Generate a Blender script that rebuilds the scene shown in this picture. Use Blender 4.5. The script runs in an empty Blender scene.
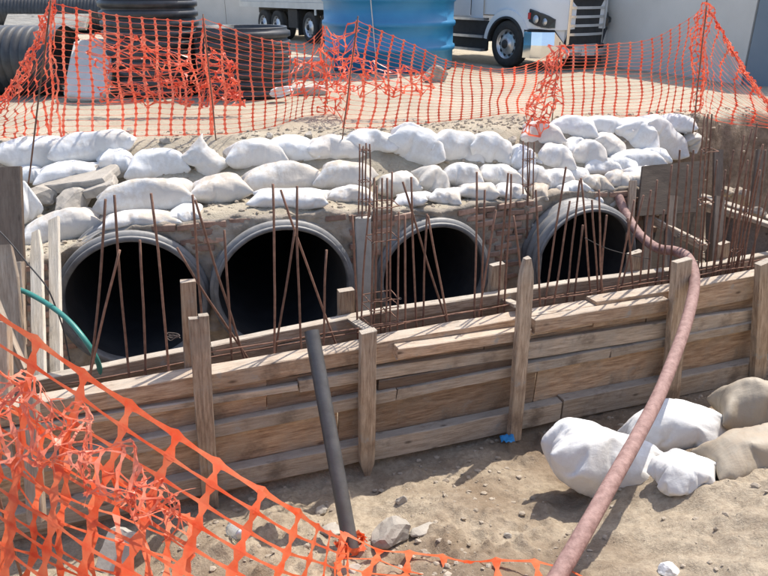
import bpy, bmesh, math, random
from mathutils import Vector, Matrix, noise
R = math.radians
scene = bpy.context.scene
col = scene.collection
random.seed(7)

# ---------------------------------------------------------------- camera
F_PX, PITCH, EYE = 680.0, math.atan(296 / 680.0), 1.6
cam_d = bpy.data.cameras.new('camera')
cam_d.sensor_width = 36.0
cam_d.lens = F_PX / 768.0 * 36.0
cam_d.clip_end = 500.0
cam_d.clip_start = 0.05
cam = bpy.data.objects.new('camera', cam_d)
cam.location = (0, 0, EYE)
cam.rotation_euler = (math.pi / 2 - PITCH, 0, 0)
col.objects.link(cam)
scene.camera = cam

# ---------------------------------------------------------------- world, sun, exposure
SUN_AZ, SUN_EL = R(38), R(61)          # azimuth from +Y towards +X
world = bpy.data.worlds.new('World')
scene.world = world
world.use_nodes = True
wn = world.node_tree.nodes
sky = wn.new('ShaderNodeTexSky')
sky.sky_type = 'NISHITA'
sky.sun_disc = False
sky.sun_elevation = SUN_EL
sky.sun_rotation = SUN_AZ
sky.dust_density = 2.0
wn['Background'].inputs['Strength'].default_value = 0.15
world.node_tree.links.new(sky.outputs[0], wn['Background'].inputs['Color'])
sun_d = bpy.data.lights.new('sun', 'SUN')
sun_d.energy = 3.3
sun_d.angle = R(0.6)
sun_d.color = (1.0, 0.95, 0.86)
sun = bpy.data.objects.new('sun', sun_d)
sv = Vector((math.sin(SUN_AZ) * math.cos(SUN_EL), math.cos(SUN_AZ) * math.cos(SUN_EL), math.sin(SUN_EL)))
sun.rotation_euler = sv.to_track_quat('Z', 'Y').to_euler()
sun.location = sv * 30
col.objects.link(sun)
scene.view_settings.view_transform = 'Standard'
scene.view_settings.look = 'None'
scene.view_settings.gamma = 1.0
scene.view_settings.use_curve_mapping = False
scene.view_settings.exposure = 0.76
scene.cycles.max_bounces = 6
scene.cycles.use_adaptive_sampling = True

# ---------------------------------------------------------------- unprojection helpers
_c, _s = math.cos(PITCH), math.sin(PITCH)
def ray(px, py):
    u = (px - 384) / F_PX; v = (py - 288) / F_PX
    return Vector((u, _c - v * _s, -(_s + v * _c)))
def att(px, py, t):
    return Vector((0, 0, EYE)) + ray(px, py) * t
def atY(px, py, Y):
    r = ray(px, py); return att(px, py, Y / r.y)
def atz(px, py, z):
    r = ray(px, py); return att(px, py, (z - EYE) / r.z)
def atplane(px, py, p, n):
    r = ray(px, py); o = Vector((0, 0, EYE))
    return att(px, py, (Vector(p) - o).dot(n) / r.dot(n))
def depth(P):
    return P.y * _c + (EYE - P.z) * _s

def nz(x, y, z=0.0):
    return noise.noise(Vector((x, y, z)))
def fbm(x, y, z=0.0, o=4):
    return noise.fractal(Vector((x, y, z)), 1.0, 2.0, o)
def sstep(a, b, x):
    t = min(1, max(0, (x - a) / (b - a))); return t * t * (3 - 2 * t)
def lerp(a, b, t): return a + (b - a) * t
def interp(pts, x):
    if x <= pts[0][0]: return pts[0][1]
    for (a, va), (b, vb) in zip(pts, pts[1:]):
        if x <= b: return lerp(va, vb, (x - a) / (b - a))
    return pts[-1][1]
ORD = ['first', 'second', 'third', 'fourth', 'fifth', 'sixth', 'seventh', 'eighth', 'ninth', 'tenth', 'eleventh',
       'twelfth', 'thirteenth', 'fourteenth', 'fifteenth', 'sixteenth', 'seventeenth', 'eighteenth', 'nineteenth', 'twentieth']

# ---------------------------------------------------------------- materials
def new_mat(name):
    m = bpy.data.materials.new(name); m.use_nodes = True
    nt = m.node_tree
    return m, nt, nt.nodes['Principled BSDF']
def N(nt, t, **kw):
    n = nt.nodes.new(t)
    for k, v in kw.items():
        if k in n.inputs: n.inputs[k].default_value = v
        else: setattr(n, k, v)
    return n
def ramp(nt, src, stops):
    r = nt.nodes.new('ShaderNodeValToRGB')
    el = r.color_ramp.elements
    while len(el) < len(stops): el.new(0.5)
    for e, (p, c) in zip(el, stops):
        e.position = p; e.color = (*c, 1) if len(c) == 3 else c
    nt.links.new(src, r.inputs[0]); return r.outputs[0]
def mixc(nt, fac, a, b, mode='MIX'):
    m = nt.nodes.new('ShaderNodeMix'); m.data_type = 'RGBA'; m.blend_type = mode
    for sock, v in ((m.inputs[0], fac), (m.inputs[6], a), (m.inputs[7], b)):
        if hasattr(v, 'links'): nt.links.new(v, sock)
        elif isinstance(v, (int, float)): sock.default_value = v
        else: sock.default_value = (*v, 1)
    return m.outputs[2]
def math_n(nt, op, a, b=0.0):
    m = nt.nodes.new('ShaderNodeMath'); m.operation = op
    for sock, v in ((m.inputs[0], a), (m.inputs[1], b)):
        if hasattr(v, 'links'): nt.links.new(v, sock)
        else: sock.default_value = v
    return m.outputs[0]
def noise_n(nt, co, scale, detail=6, rough=0.6):
    n = N(nt, 'ShaderNodeTexNoise', Scale=scale, Detail=detail, Roughness=rough)
    nt.links.new(co, n.inputs['Vector']); return n.outputs['Fac']
def coords(nt, kind='Object', scale=(1, 1, 1)):
    tc = nt.nodes.new('ShaderNodeTexCoord')
    mp = nt.nodes.new('ShaderNodeMapping'); mp.inputs['Scale'].default_value = scale
    nt.links.new(tc.outputs[kind], mp.inputs[0]); return mp.outputs[0]
def bump(nt, bsdf, h, strength=0.4, dist=0.02):
    b = nt.nodes.new('ShaderNodeBump'); b.inputs['Strength'].default_value = strength; b.inputs['Distance'].default_value = dist
    nt.links.new(h, b.inputs['Height']); nt.links.new(b.outputs[0], bsdf.inputs['Normal'])
def upness(nt):
    g = nt.nodes.new('ShaderNodeNewGeometry'); s = nt.nodes.new('ShaderNodeSeparateXYZ')
    nt.links.new(g.outputs['Normal'], s.inputs[0]); return s.outputs['Z']
def objrand(nt):
    return nt.nodes.new('ShaderNodeObjectInfo').outputs['Random']

def simple(name, c1, c2, scale=6, rough=0.8, bstr=0.3, bscale=30, metal=0.0, dust=None, dcol=(0.42, 0.35, 0.27), vary=0.0, stretch=(1, 1, 1), kind='Object', bd=0.01):
    m, nt, b = new_mat(name)
    co = coords(nt, kind, stretch)
    n1 = noise_n(nt, co, scale)
    c = ramp(nt, n1, [(0.3, c1), (0.7, c2)])
    if vary:
        hv = nt.nodes.new('ShaderNodeHueSaturation')
        v = math_n(nt, 'MULTIPLY_ADD', objrand(nt), vary)
        v.node.inputs[2].default_value = 1 - vary / 2
        nt.links.new(v, hv.inputs['Value']); nt.links.new(c, hv.inputs['Color']); c = hv.outputs[0]
    if dust:
        u = upness(nt)
        n2 = noise_n(nt, co, scale * 1.7)
        d = math_n(nt, 'MULTIPLY', math_n(nt, 'SMOOTH_MIN', math_n(nt, 'MAXIMUM', u, 0.0), 1.0), math_n(nt, 'ADD', n2, 0.25))
        d = math_n(nt, 'MULTIPLY', d, dust); d.node.use_clamp = True
        c = mixc(nt, d, c, dcol)
    nt.links.new(c, b.inputs['Base Color'])
    b.inputs['Roughness'].default_value = rough; b.inputs['Metallic'].default_value = metal
    if bstr: bump(nt, b, noise_n(nt, co, bscale, 8, 0.65), bstr, bd)
    return m

M = {}
# soil: pale tan sand with darker damp patches, crumbs and pebbles
def soil(name, dry, damp, dark, pscale=1.1, cut=False):
    m, nt, b = new_mat(name)
    co = coords(nt, 'Object')
    big = noise_n(nt, co, pscale, 5, 0.6)
    c = ramp(nt, big, [(0.40, damp), (0.56, dry)])
    fine = noise_n(nt, co, 22, 8, 0.7)
    c = mixc(nt, math_n(nt, 'MULTIPLY', ramp(nt, fine, [(0.35, (0.9, 0.9, 0.9)), (0.6, (0, 0, 0))]), 0.55), c, dark)
    v = N(nt, 'ShaderNodeTexVoronoi', Scale=34.0); nt.links.new(co, v.inputs['Vector'])
    spk = ramp(nt, v.outputs['Distance'], [(0.08, (1, 1, 1)), (0.2, (0, 0, 0))])
    c = mixc(nt, math_n(nt, 'MULTIPLY', spk, 0.3), c, (0.5, 0.46, 0.4))
    if cut:
        tk = noise_n(nt, coords(nt, 'Object', (0.12, 1.3, 1)), 2.2, 5, 0.6)
        c = mixc(nt, ramp(nt, tk, [(0.48, (0, 0, 0)), (0.62, (0.5, 0.5, 0.5))]), c, tuple(x * 0.8 for x in damp))
    if cut:      # freshly cut banks expose damp brown earth
        st = ramp(nt, upness(nt), [(0.45, (1, 1, 1)), (0.78, (0, 0, 0))])
        c = mixc(nt, st, c, ramp(nt, noise_n(nt, co, 6, 8, 0.7), [(0.35, (0.12, 0.088, 0.066)), (0.65, (0.29, 0.222, 0.168))]))
    nt.links.new(c, b.inputs['Base Color']); b.inputs['Roughness'].default_value = 0.95
    b.inputs['Specular IOR Level'].default_value = 0.15
    h = math_n(nt, 'ADD', math_n(nt, 'MULTIPLY', noise_n(nt, co, 9, 10, 0.7), 1.0), math_n(nt, 'MULTIPLY', noise_n(nt, co, 55, 6, 0.7), 0.35))
    bump(nt, b, h, 0.8, 0.05)
    return m
M['yard'] = soil('yard_soil', (0.52, 0.46, 0.355), (0.43, 0.37, 0.28), (0.34, 0.28, 0.205), 0.5, True)
M['dirt'] = soil('trench_soil', (0.49, 0.405, 0.30), (0.26, 0.195, 0.135), (0.18, 0.13, 0.088), 0.75)
M['stone'] = simple('stone', (0.28, 0.255, 0.22), (0.45, 0.41, 0.355), 7, 0.9, 0.6, 26, dust=0.3, vary=0.3)
M['clod'] = simple('clod', (0.27, 0.22, 0.165), (0.44, 0.37, 0.29), 4, 0.95, 0.6, 40, kind='Object')
M['concrete'] = simple('concrete', (0.32, 0.305, 0.275), (0.47, 0.45, 0.41), 5, 0.85, 0.5, 18, dust=0.3)
M['mortar'] = simple('mortar_wall', (0.2, 0.165, 0.13), (0.44, 0.375, 0.30), 4.5, 0.95, 0.9, 16, dust=0.7, bd=0.03)
M['brick'] = simple('brick', (0.2, 0.115, 0.085), (0.42, 0.27, 0.2), 9, 0.92, 0.7, 34, dust=0.6, vary=0.7)
M['cinder'] = simple('wall_concrete', (0.56, 0.55, 0.51), (0.68, 0.665, 0.625), 0.7, 0.9, 0.25, 12)
M['slate'] = simple('wall_blue_grey', (0.15, 0.2, 0.25), (0.2, 0.25, 0.3), 0.8, 0.8, 0.2, 12)  # dark blue-grey tone for the right-hand wall

def wood(name, c1, c2, c3, dust=0.7, vary=0.7, grey=(0.40, 0.33, 0.255), splash=(0.36, 0.34, 0.31)):
    m, nt, b = new_mat(name)
    co = coords(nt, 'Object', (1.2, 14, 14))
    w = noise_n(nt, co, 3.2, 8, 0.7)
    c = ramp(nt, w, [(0.36, c1), (0.5, c2), (0.64, c3)])
    cb = coords(nt, 'Object', (1, 1, 1))
    blot = noise_n(nt, cb, 3.0, 5, 0.65)
    c = mixc(nt, ramp(nt, blot, [(0.45, (0, 0, 0)), (0.68, (0.75, 0.75, 0.75))]), c, grey)
    hv = nt.nodes.new('ShaderNodeHueSaturation')
    v = math_n(nt, 'MULTIPLY_ADD', objrand(nt), vary); v.node.inputs[2].default_value = 1 - vary / 2
    nt.links.new(v, hv.inputs['Value']); nt.links.new(c, hv.inputs['Color']); c = hv.outputs[0]
    d = math_n(nt, 'MULTIPLY', math_n(nt, 'MAXIMUM', upness(nt), 0.0), math_n(nt, 'ADD', noise_n(nt, cb, 6, 5), 0.3))
    d = math_n(nt, 'MULTIPLY', d, dust); d.node.use_clamp = True
    c = mixc(nt, d, c, (0.47, 0.42, 0.35))
    # cement splashes and mud stains with a shape of their own
    sp = ramp(nt, noise_n(nt, cb, 5.5, 9, 0.75), [(0.6, (0, 0, 0)), (0.66, (0.8, 0.8, 0.8))])
    c = mixc(nt, sp, c, splash)
    ms = ramp(nt, noise_n(nt, coords(nt, 'Object', (1, 1, 2.2)), 2.3, 7, 0.7), [(0.56, (0, 0, 0)), (0.7, (0.7, 0.7, 0.7))])
    c = mixc(nt, ms, c, (0.085, 0.062, 0.046))
    dk = noise_n(nt, coords(nt, 'Object', (0.6, 2.5, 2.5)), 4.0, 9, 0.8)
    c = mixc(nt, ramp(nt, dk, [(0.45, (0, 0, 0)), (0.75, (0.65, 0.65, 0.65))]), c, tuple(x * 0.5 for x in c2))
    vk = N(nt, 'ShaderNodeTexVoronoi', Scale=2.6); nt.links.new(coords(nt, 'Object', (1, 2.6, 2.6)), vk.inputs['Vector'])
    c = mixc(nt, ramp(nt, vk.outputs['Distance'], [(0.05, (0.85, 0.85, 0.85)), (0.13, (0, 0, 0))]), c, tuple(x * 0.4 for x in c1))
    nt.links.new(c, b.inputs['Base Color']); b.inputs['Roughness'].default_value = 0.82
    bump(nt, b, w, 0.9, 0.012)
    return m
M['wood'] = wood('form_timber', (0.23, 0.14, 0.085), (0.44, 0.295, 0.19), (0.57, 0.42, 0.29))
M['wood_grey'] = wood('weathered_timber', (0.22, 0.15, 0.10), (0.40, 0.295, 0.205), (0.55, 0.435, 0.325), 0.9, 0.6)
M['wood_dusty'] = wood('dusty_timber', (0.31, 0.24, 0.175), (0.47, 0.38, 0.29), (0.6, 0.505, 0.405), 1.0, 0.4, (0.46, 0.41, 0.35))
M['wood_pale'] = wood('pale_timber', (0.52, 0.45, 0.35), (0.64, 0.56, 0.45), (0.72, 0.65, 0.54), 0.3, 0.15, (0.6, 0.54, 0.45))
M['wood_dark'] = wood('dark_plywood', (0.095, 0.06, 0.04), (0.15, 0.10, 0.068), (0.18, 0.13, 0.092), 0.5, 0.3, (0.15, 0.108, 0.078), (0.19, 0.15, 0.115))

M['ply'] = simple('dark_plywood_sheet', (0.06, 0.045, 0.034), (0.115, 0.088, 0.067), 5, 0.8, 0.3, 30, stretch=(0.5, 1, 3), vary=0.2)
# woven polypropylene sack cloth, with dust and sand lying on it
def sack(name, base, dirt_amt, dirtc=(0.45, 0.37, 0.28)):
    m, nt, b = new_mat(name)
    co = coords(nt, 'Object')
    n1 = noise_n(nt, co, 5.0, 6, 0.65)
    c = ramp(nt, n1, [(0.35, tuple(x * 0.9 for x in base)), (0.65, base)])
    u = upness(nt)
    n2 = noise_n(nt, co, 4.2, 8, 0.7)
    shift = math_n(nt, 'MULTIPLY_ADD', objrand(nt), 0.22); shift.node.inputs[2].default_value = -0.11
    n2s = math_n(nt, 'ADD', n2, shift)
    d = math_n(nt, 'MULTIPLY', ramp(nt, n2s, [(0.46, (0, 0, 0)), (0.6, (1, 1, 1))]), math_n(nt, 'MULTIPLY_ADD', u, 0.6))
    d.node.inputs[1].links[0].from_node.inputs[2].default_value = 0.42
    d = math_n(nt, 'MULTIPLY', d, dirt_amt); d.node.use_clamp = True
    c = mixc(nt, d, c, dirtc)
    n3 = noise_n(nt, co, 14, 8, 0.75)
    c = mixc(nt, math_n(nt, 'MULTIPLY', ramp(nt, n3, [(0.55, (0, 0, 0)), (0.75, (1, 1, 1))]), 0.35 * dirt_amt), c, dirtc)
    nt.links.new(c, b.inputs['Base Color']); b.inputs['Roughness'].default_value = 0.55
    b.inputs['Specular IOR Level'].default_value = 0.3
    wv = noise_n(nt, coords(nt, 'Object', (1, 3.2, 1.6)), 11, 6, 0.6)
    wv2 = noise_n(nt, coords(nt, 'Object', (3.5, 1, 1.5)), 7, 5, 0.6)
    bump(nt, b, math_n(nt, 'ADD', wv, wv2), 0.22, 0.02)
    return m
M['sack'] = sack('white_sack', (0.76, 0.755, 0.74), 0.65)
M['sack_low'] = sack('sandy_white_sack', (0.73, 0.715, 0.69), 0.85)
M['sack_clean'] = sack('clean_white_sack', (0.76, 0.755, 0.74), 0.25)
M['sack_dirty'] = sack('dusty_sack', (0.58, 0.54, 0.48), 1.0)
M['sack_sand'] = sack('sand_coloured_sack', (0.42, 0.36, 0.28), 1.0, (0.40, 0.325, 0.24))

M['hdpe'] = simple('black_hdpe', (0.018, 0.02, 0.024), (0.05, 0.054, 0.06), 6, 0.42, 0.15, 20, dust=0.25, dcol=(0.3, 0.27, 0.23))
M['hdpe_rim'] = simple('grey_hdpe', (0.06, 0.066, 0.075), (0.16, 0.165, 0.172), 8, 0.5, 0.3, 30, dust=0.8, dcol=(0.4, 0.37, 0.33))  # lighter grey than the black pipe plastic, dust on top
M['hdpe_in'] = simple('pipe_lining', (0.022, 0.022, 0.024), (0.04, 0.04, 0.042), 4, 0.85, 0.1, 15)
M['rust'] = simple('rusty_steel', (0.13, 0.065, 0.042), (0.26, 0.14, 0.095), 20, 0.85, 0.6, 120, vary=0.4, bd=0.003)
M['wire'] = simple('tie_wire', (0.1, 0.08, 0.07), (0.2, 0.16, 0.13), 20, 0.7, 0.2, 60)
M['pvc'] = simple('black_pvc', (0.03, 0.033, 0.038), (0.075, 0.08, 0.088), 7, 0.4, 0.2, 40, dust=0.3)
M['hose'] = simple('faded_red_hose', (0.17, 0.08, 0.068), (0.38, 0.23, 0.20), 22, 0.75, 0.5, 60, dust=0.2, dcol=(0.45, 0.35, 0.30))
M['green'] = simple('green_hose', (0.03, 0.17, 0.145), (0.05, 0.24, 0.2), 8, 0.4, 0.1, 40)
M['cable'] = simple('black_cable', (0.02, 0.02, 0.02), (0.05, 0.045, 0.045), 9, 0.6, 0.1, 40)
M['tank'] = simple('blue_plastic', (0.022, 0.21, 0.44), (0.04, 0.27, 0.51), 1.4, 0.4, 0.1, 10, dust=0.2)
M['truck'] = simple('white_truck_paint', (0.74, 0.76, 0.77), (0.8, 0.81, 0.82), 2, 0.25, 0.0)
M['trailer'] = simple('grey_white_panel', (0.55, 0.55, 0.52), (0.66, 0.66, 0.63), 2, 0.5, 0.1, 20)
M['chrome'] = simple('chrome', (0.75, 0.75, 0.76), (0.85, 0.85, 0.86), 3, 0.12, 0.05, 6, metal=1.0)
M['tyre'] = simple('tyre_rubber', (0.02, 0.02, 0.022), (0.045, 0.044, 0.043), 9, 0.85, 0.4, 40, dust=0.2)
M['black'] = simple('black_steel', (0.018, 0.018, 0.02), (0.035, 0.035, 0.037), 6, 0.6, 0.1, 30)
M['alu'] = simple('aluminium', (0.5, 0.5, 0.51), (0.66, 0.66, 0.67), 6, 0.35, 0.1, 30, metal=0.8)
M['blue_scrap'] = simple('blue_plastic_scrap', (0.02, 0.2, 0.5), (0.04, 0.3, 0.62), 6, 0.4, 0.1, 20)
M['amber'] = simple('red_lens', (0.5, 0.04, 0.03), (0.6, 0.06, 0.04), 6, 0.2, 0)
def glass():
    m, nt, b = new_mat('clear_plastic')
    b.inputs['Base Color'].default_value = (0.8, 0.86, 0.88, 1); b.inputs['Roughness'].default_value = 0.15
    b.inputs['Transmission Weight'].default_value = 0.75; b.inputs['IOR'].default_value = 1.3
    return m
M['glass'] = glass()
def dark_glass():
    m, nt, b = new_mat('dark_glass')
    b.inputs['Base Color'].default_value = (0.03, 0.035, 0.04, 1); b.inputs['Roughness'].default_value = 0.08
    return m
M['dark_glass'] = dark_glass()
def netmat(name='orange_net_plastic', lo=(0.80, 0.10, 0.045), hi=(0.86, 0.26, 0.16)):
    m, nt, b = new_mat(name)
    co = coords(nt, 'Object')
    c = ramp(nt, noise_n(nt, co, 7.0, 6), [(0.34, lo), (0.66, hi)])  # lighter end of the ramp paints in the pinkish sheen on the strands
    nt.links.new(c, b.inputs['Base Color']); b.inputs['Roughness'].default_value = 0.38
    tr = nt.nodes.new('ShaderNodeBsdfTranslucent'); nt.links.new(c, tr.inputs[0])
    mx = nt.nodes.new('ShaderNodeMixShader'); mx.inputs[0].default_value = 0.42
    out = nt.nodes['Material Output']
    nt.links.new(b.outputs[0], mx.inputs[1]); nt.links.new(tr.outputs[0], mx.inputs[2]); nt.links.new(mx.outputs[0], out.inputs[0])
    return m
M['net'] = netmat()  # far nets: haze put into the colour as a softer coral
M['net_near'] = netmat('near_net_plastic', (0.82, 0.10, 0.022), (0.88, 0.25, 0.11))
M['net_faded'] = netmat('faded_net_plastic', (0.84, 0.17, 0.07), (0.88, 0.40, 0.28))

# ---------------------------------------------------------------- object helpers
def tag(o, label=None, cat=None, group=None, kind=None):
    if label: o['label'] = label
    if cat: o['category'] = cat
    if group: o['group'] = group
    if kind: o['kind'] = kind
    return o
def empty(name, loc=(0, 0, 0), rz=0.0):
    o = bpy.data.objects.new(name, None); col.objects.link(o)
    o.location = loc; o.rotation_euler = (0, 0, rz); o.empty_display_size = 0.2
    return o
def link(name, me, mat, parent=None, world_xyz=True, smooth=False):
    me.materials.append(M[mat] if isinstance(mat, str) else mat)
    if smooth:
        me.polygons.foreach_set('use_smooth', [True] * len(me.polygons))
    o = bpy.data.objects.new(name, me); col.objects.link(o)
    if parent is not None:
        o.parent = parent
        if world_xyz:
            o.matrix_parent_inverse = Matrix.LocRotScale(parent.location, parent.rotation_euler, None).inverted()
    return o
def mesh(name, vs, fs):
    me = bpy.data.meshes.new(name); me.from_pydata([tuple(v) for v in vs], [], fs); me.update(); return me
def centred(vs):
    c = Vector((0, 0, 0))
    for v in vs: c += Vector(v)
    c /= max(1, len(vs))
    return c, [Vector(v) - c for v in vs]
def place(name, vs, fs, mat, parent=None, smooth=False, world_xyz=True, base=False):
    """mesh whose origin sits at its own centre (or base)"""
    c, lv = centred(vs)
    if base:
        zb = min(v.z for v in lv); c.z += zb; lv = [v - Vector((0, 0, zb)) for v in lv]
    o = link(name, mesh(name, lv, fs), mat, parent, world_xyz, smooth)
    o.location = c
    return o

class MB:
    def __init__(s): s.v = []; s.f = []
    def add(s, vs, fs):
        k = len(s.v); s.v += [Vector(v) for v in vs]; s.f += [tuple(i + k for i in f) for f in fs]; return s
    def box(s, lo, hi):
        (x0, y0, z0), (x1, y1, z1) = lo, hi
        return s.add([(x0, y0, z0), (x1, y0, z0), (x1, y1, z0), (x0, y1, z0), (x0, y0, z1), (x1, y0, z1), (x1, y1, z1), (x0, y1, z1)],
                     [(0, 3, 2, 1), (4, 5, 6, 7), (0, 1, 5, 4), (1, 2, 6, 5), (2, 3, 7, 6), (3, 0, 4, 7)])
    def tube(s, pts, r, n=8, cap=True):
        v, f = tube(pts, r, n, cap); return s.add(v, f)
    def lathe(s, prof, n=32, axis='z', org=(0, 0, 0), close=False):
        vs = []; fs = []
        for (r, h) in prof:
            for i in range(n):
                a = 2 * math.pi * i / n
                p = (r * math.cos(a), r * math.sin(a), h)
                if axis == 'y': p = (p[0], h, p[1])
                if axis == 'x': p = (h, p[0], p[1])
                vs.append(Vector(p) + Vector(org))
        m = len(prof)
        for j in range(m - 1 if not close else m):
            for i in range(n):
                a, b = j * n + i, j * n + (i + 1) % n
                j2 = (j + 1) % m
                fs.append((a, b, j2 * n + (i + 1) % n, j2 * n + i))
        return s.add(vs, fs)
    def build(s, name, mat, parent=None, smooth=False, world_xyz=True):
        return place(name, s.v, s.f, mat, parent, smooth, world_xyz)

def frames(pts):
    pts = [Vector(p) for p in pts]; out = []
    up = None
    for i, p in enumerate(pts):
        t = (pts[min(i + 1, len(pts) - 1)] - pts[max(i - 1, 0)]).normalized()
        if up is None:
            up = Vector((0, 0, 1)) if abs(t.z) < 0.9 else Vector((1, 0, 0))
        a = (up - t * up.dot(t)).normalized(); up = a
        out.append((p, t, a, t.cross(a)))
    return out
def tube(pts, r, n=8, cap=True):
    vs = []; fs = []
    fr = frames(pts)
    for i, (p, t, a, b) in enumerate(fr):
        rr = r[i] if isinstance(r, (list, tuple)) else r
        for k in range(n):
            th = 2 * math.pi * k / n
            vs.append(p + a * (math.cos(th) * rr) + b * (math.sin(th) * rr))
    for i in range(len(fr) - 1):
        for k in range(n):
            fs.append((i * n + k, i * n + (k + 1) % n, (i + 1) * n + (k + 1) % n, (i + 1) * n + k))
    if cap:
        fs.append(tuple(range(n))[::-1]); fs.append(tuple((len(fr) - 1) * n + k for k in range(n)))
    return vs, fs
def spline(pts, k=8):
    pts = [Vector(p) for p in pts]; out = []
    P = [pts[0] * 2 - pts[1]] + pts + [pts[-1] * 2 - pts[-2]]
    for i in range(1, len(P) - 2):
        for j in range(k):
            t = j / k; a, b, c, d = P[i - 1:i + 3]
            out.append(0.5 * ((2 * b) + (c - a) * t + (2 * a - 5 * b + 4 * c - d) * t * t + (3 * b - a - 3 * c + d) * t ** 3))
    out.append(pts[-1]); return out
def strip(o, label, cat, group=None): return tag(o, label, cat, group)

def plank(name, p0, p1, width, thick, mat, parent=None, normal=(0, -1, 0), rough=0.004, taper=None, seed=0, segs=None, drop=None):
    """a sawn board from p0 to p1; width lies across, thick along `normal`; origin and local x run along the board so that the grain does"""
    p0, p1 = Vector(p0), Vector(p1)
    L = (p1 - p0).length; ax = (p1 - p0).normalized()
    n = Vector(normal); n = (n - ax * n.dot(ax)).normalized(); w = n.cross(ax)
    rnd = random.Random(seed or hash((round(p0.x, 3), round(p0.z, 3), round(L, 3))) & 0xffff)
    segs = segs or max(2, int(L / 0.25))
    bow = rnd.uniform(-1, 1) * 0.004 * L; off = rnd.random() * 50
    bv = 0.006 if min(width, thick) > 0.03 else 0.003
    prof = []
    hw, ht = width / 2, thick / 2
    for (a, b) in ((-hw, -ht + bv), (-hw + bv, -ht), (hw - bv, -ht), (hw, -ht + bv), (hw, ht - bv), (hw - bv, ht), (-hw + bv, ht), (-hw, ht - bv)):
        prof.append((a, b))
    vs = []; fs = []
    for i in range(segs + 1):
        u = i / segs
        sc = taper(u) if taper else 1.0
        for k, (a, b) in enumerate(prof):
            dx = nz(off + k * 3.1, 0.3) * rough * 3 if i in (0, segs) else 0
            vs.append(Vector((-L / 2 + u * L + dx,
                              a * sc + nz(off + u * L * 2.2, k * 1.7) * rough + bow * (4 * u * (1 - u)),
                              b * (0.5 + 0.5 * sc) + nz(off + 9 + u * L * 2.7, k * 2.3) * rough)))
    m = len(prof)
    for i in range(segs):
        for k in range(m):
            fs.append((i * m + k, i * m + (k + 1) % m, (i + 1) * m + (k + 1) % m, (i + 1) * m + k))
    fs.append(tuple(range(m))[::-1]); fs.append(tuple(segs * m + k for k in range(m)))
    o = link(name, mesh(name, vs, fs), mat, None)
    mt = Matrix((ax, w, n)).transposed().to_4x4(); mt.translation = (p0 + p1) / 2
    if parent is not None:
        o.parent = parent; o.matrix_parent_inverse = Matrix.LocRotScale(parent.location, parent.rotation_euler, None).inverted()
    o.matrix_basis = mt
    return o

def rock(name, c, size, mat='stone', seed=1, rot=None, sub=3, jag=0.35, flat=None, parent=None):
    bm = bmesh.new(); bmesh.ops.create_icosphere(bm, subdivisions=sub, radius=1)
    rnd = random.Random(seed)
    planes = [(Vector((rnd.gauss(0, 1), rnd.gauss(0, 1), rnd.gauss(0, 1))).normalized(), rnd.uniform(0.55, 0.85)) for _ in range(9)]
    for v in bm.verts:
        p = v.co.copy()
        for n, d in planes:
            e = p.dot(n) - d
            if e > 0: p -= n * e
        p *= 1 + jag * 0.35 * fbm(p.x * 2.2 + seed, p.y * 2.2, p.z * 2.2)
        v.co = Vector((p.x * size[0], p.y * size[1], p.z * size[2]))
    me = bpy.data.meshes.new(name); bm.to_mesh(me); bm.free()
    o = link(name, me, mat, parent)
    o.location = c
    if rot: o.rotation_euler = rot
    return o
def slab(name, size, seed, chip=0.03):
    """a broken concrete slab: flat faces, ragged edge"""
    rnd = random.Random(seed); n = 26; vs = []; fs = []
    L, W, T = size
    rad = [1 - chip * 6 * abs(nz(seed * 3.3 + i * 0.7, 0.2)) for i in range(n)]
    def pt(i, k, z):
        a = 2 * math.pi * i / n
        ca, sa = math.cos(a), math.sin(a)
        q = 1 / max(abs(ca), abs(sa)) ** 0.85
        return Vector((ca * q * L / 2 * rad[i] * k, sa * q * W / 2 * rad[i] * k, z + 0.1 * T * nz(i * 0.9, seed, z * 9)))
    rings = [(0.93, -T / 2), (1.0, -T * 0.36), (1.01, T * 0.1), (0.985, T * 0.4), (0.95, T / 2)]
    for k, z in rings:
        for i in range(n): vs.append(pt(i, k * (1 + 0.03 * nz(i * 1.3, z * 40, seed)), z))
    for j in range(len(rings) - 1):
        for i in range(n):
            fs.append((j * n + i, j * n + (i + 1) % n, (j + 1) * n + (i + 1) % n, (j + 1) * n + i))
    fs.append(tuple(range(n))[::-1]); fs.append(tuple((len(rings) - 1) * n + i for i in range(n)))
    return mesh(name, vs, fs)

# ================================================================ terrain
ROAD = lambda X: 8.05 + 0.08 * (X + 4) + 0.016 * (X + 4) * abs(X + 4)      # where the yard breaks off towards the trench
PIPES = [  # face centre X, Y, z, inner radius, outer radius, how far it stands out of the wall
    dict(px=124, top=234, Y=6.10, ri=0.645, ro=0.735, out=0.16),
    dict(px=281, top=222.5, Y=6.40, ri=0.665, ro=0.745, out=0.16),
    dict(px=437, top=220, Y=6.98, ri=0.59, ro=0.675, out=0.14),
    dict(px=594, top=206, Y=7.38, ri=0.60, ro=0.675, out=0.45)]
AX = Vector((-0.26, 0.966, 0)).normalized()        # the direction the pipes run in, under the yard
for p in PIPES:
    tp = atY(p['px'], p['top'], p['Y'])
    cz = tp.z - p['ro']
    p['c'] = Vector((tp.x, p['Y'], cz))
    p['w'] = p['c'] + AX * p['out']
WL = [(-6.0, PIPES[0]['w'].y - 0.95)] + [(p['w'].x, p['w'].y) for p in PIPES] + [(3.35, PIPES[3]['w'].y + 0.18)]
WALL = lambda X: interp(WL, X)
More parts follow.
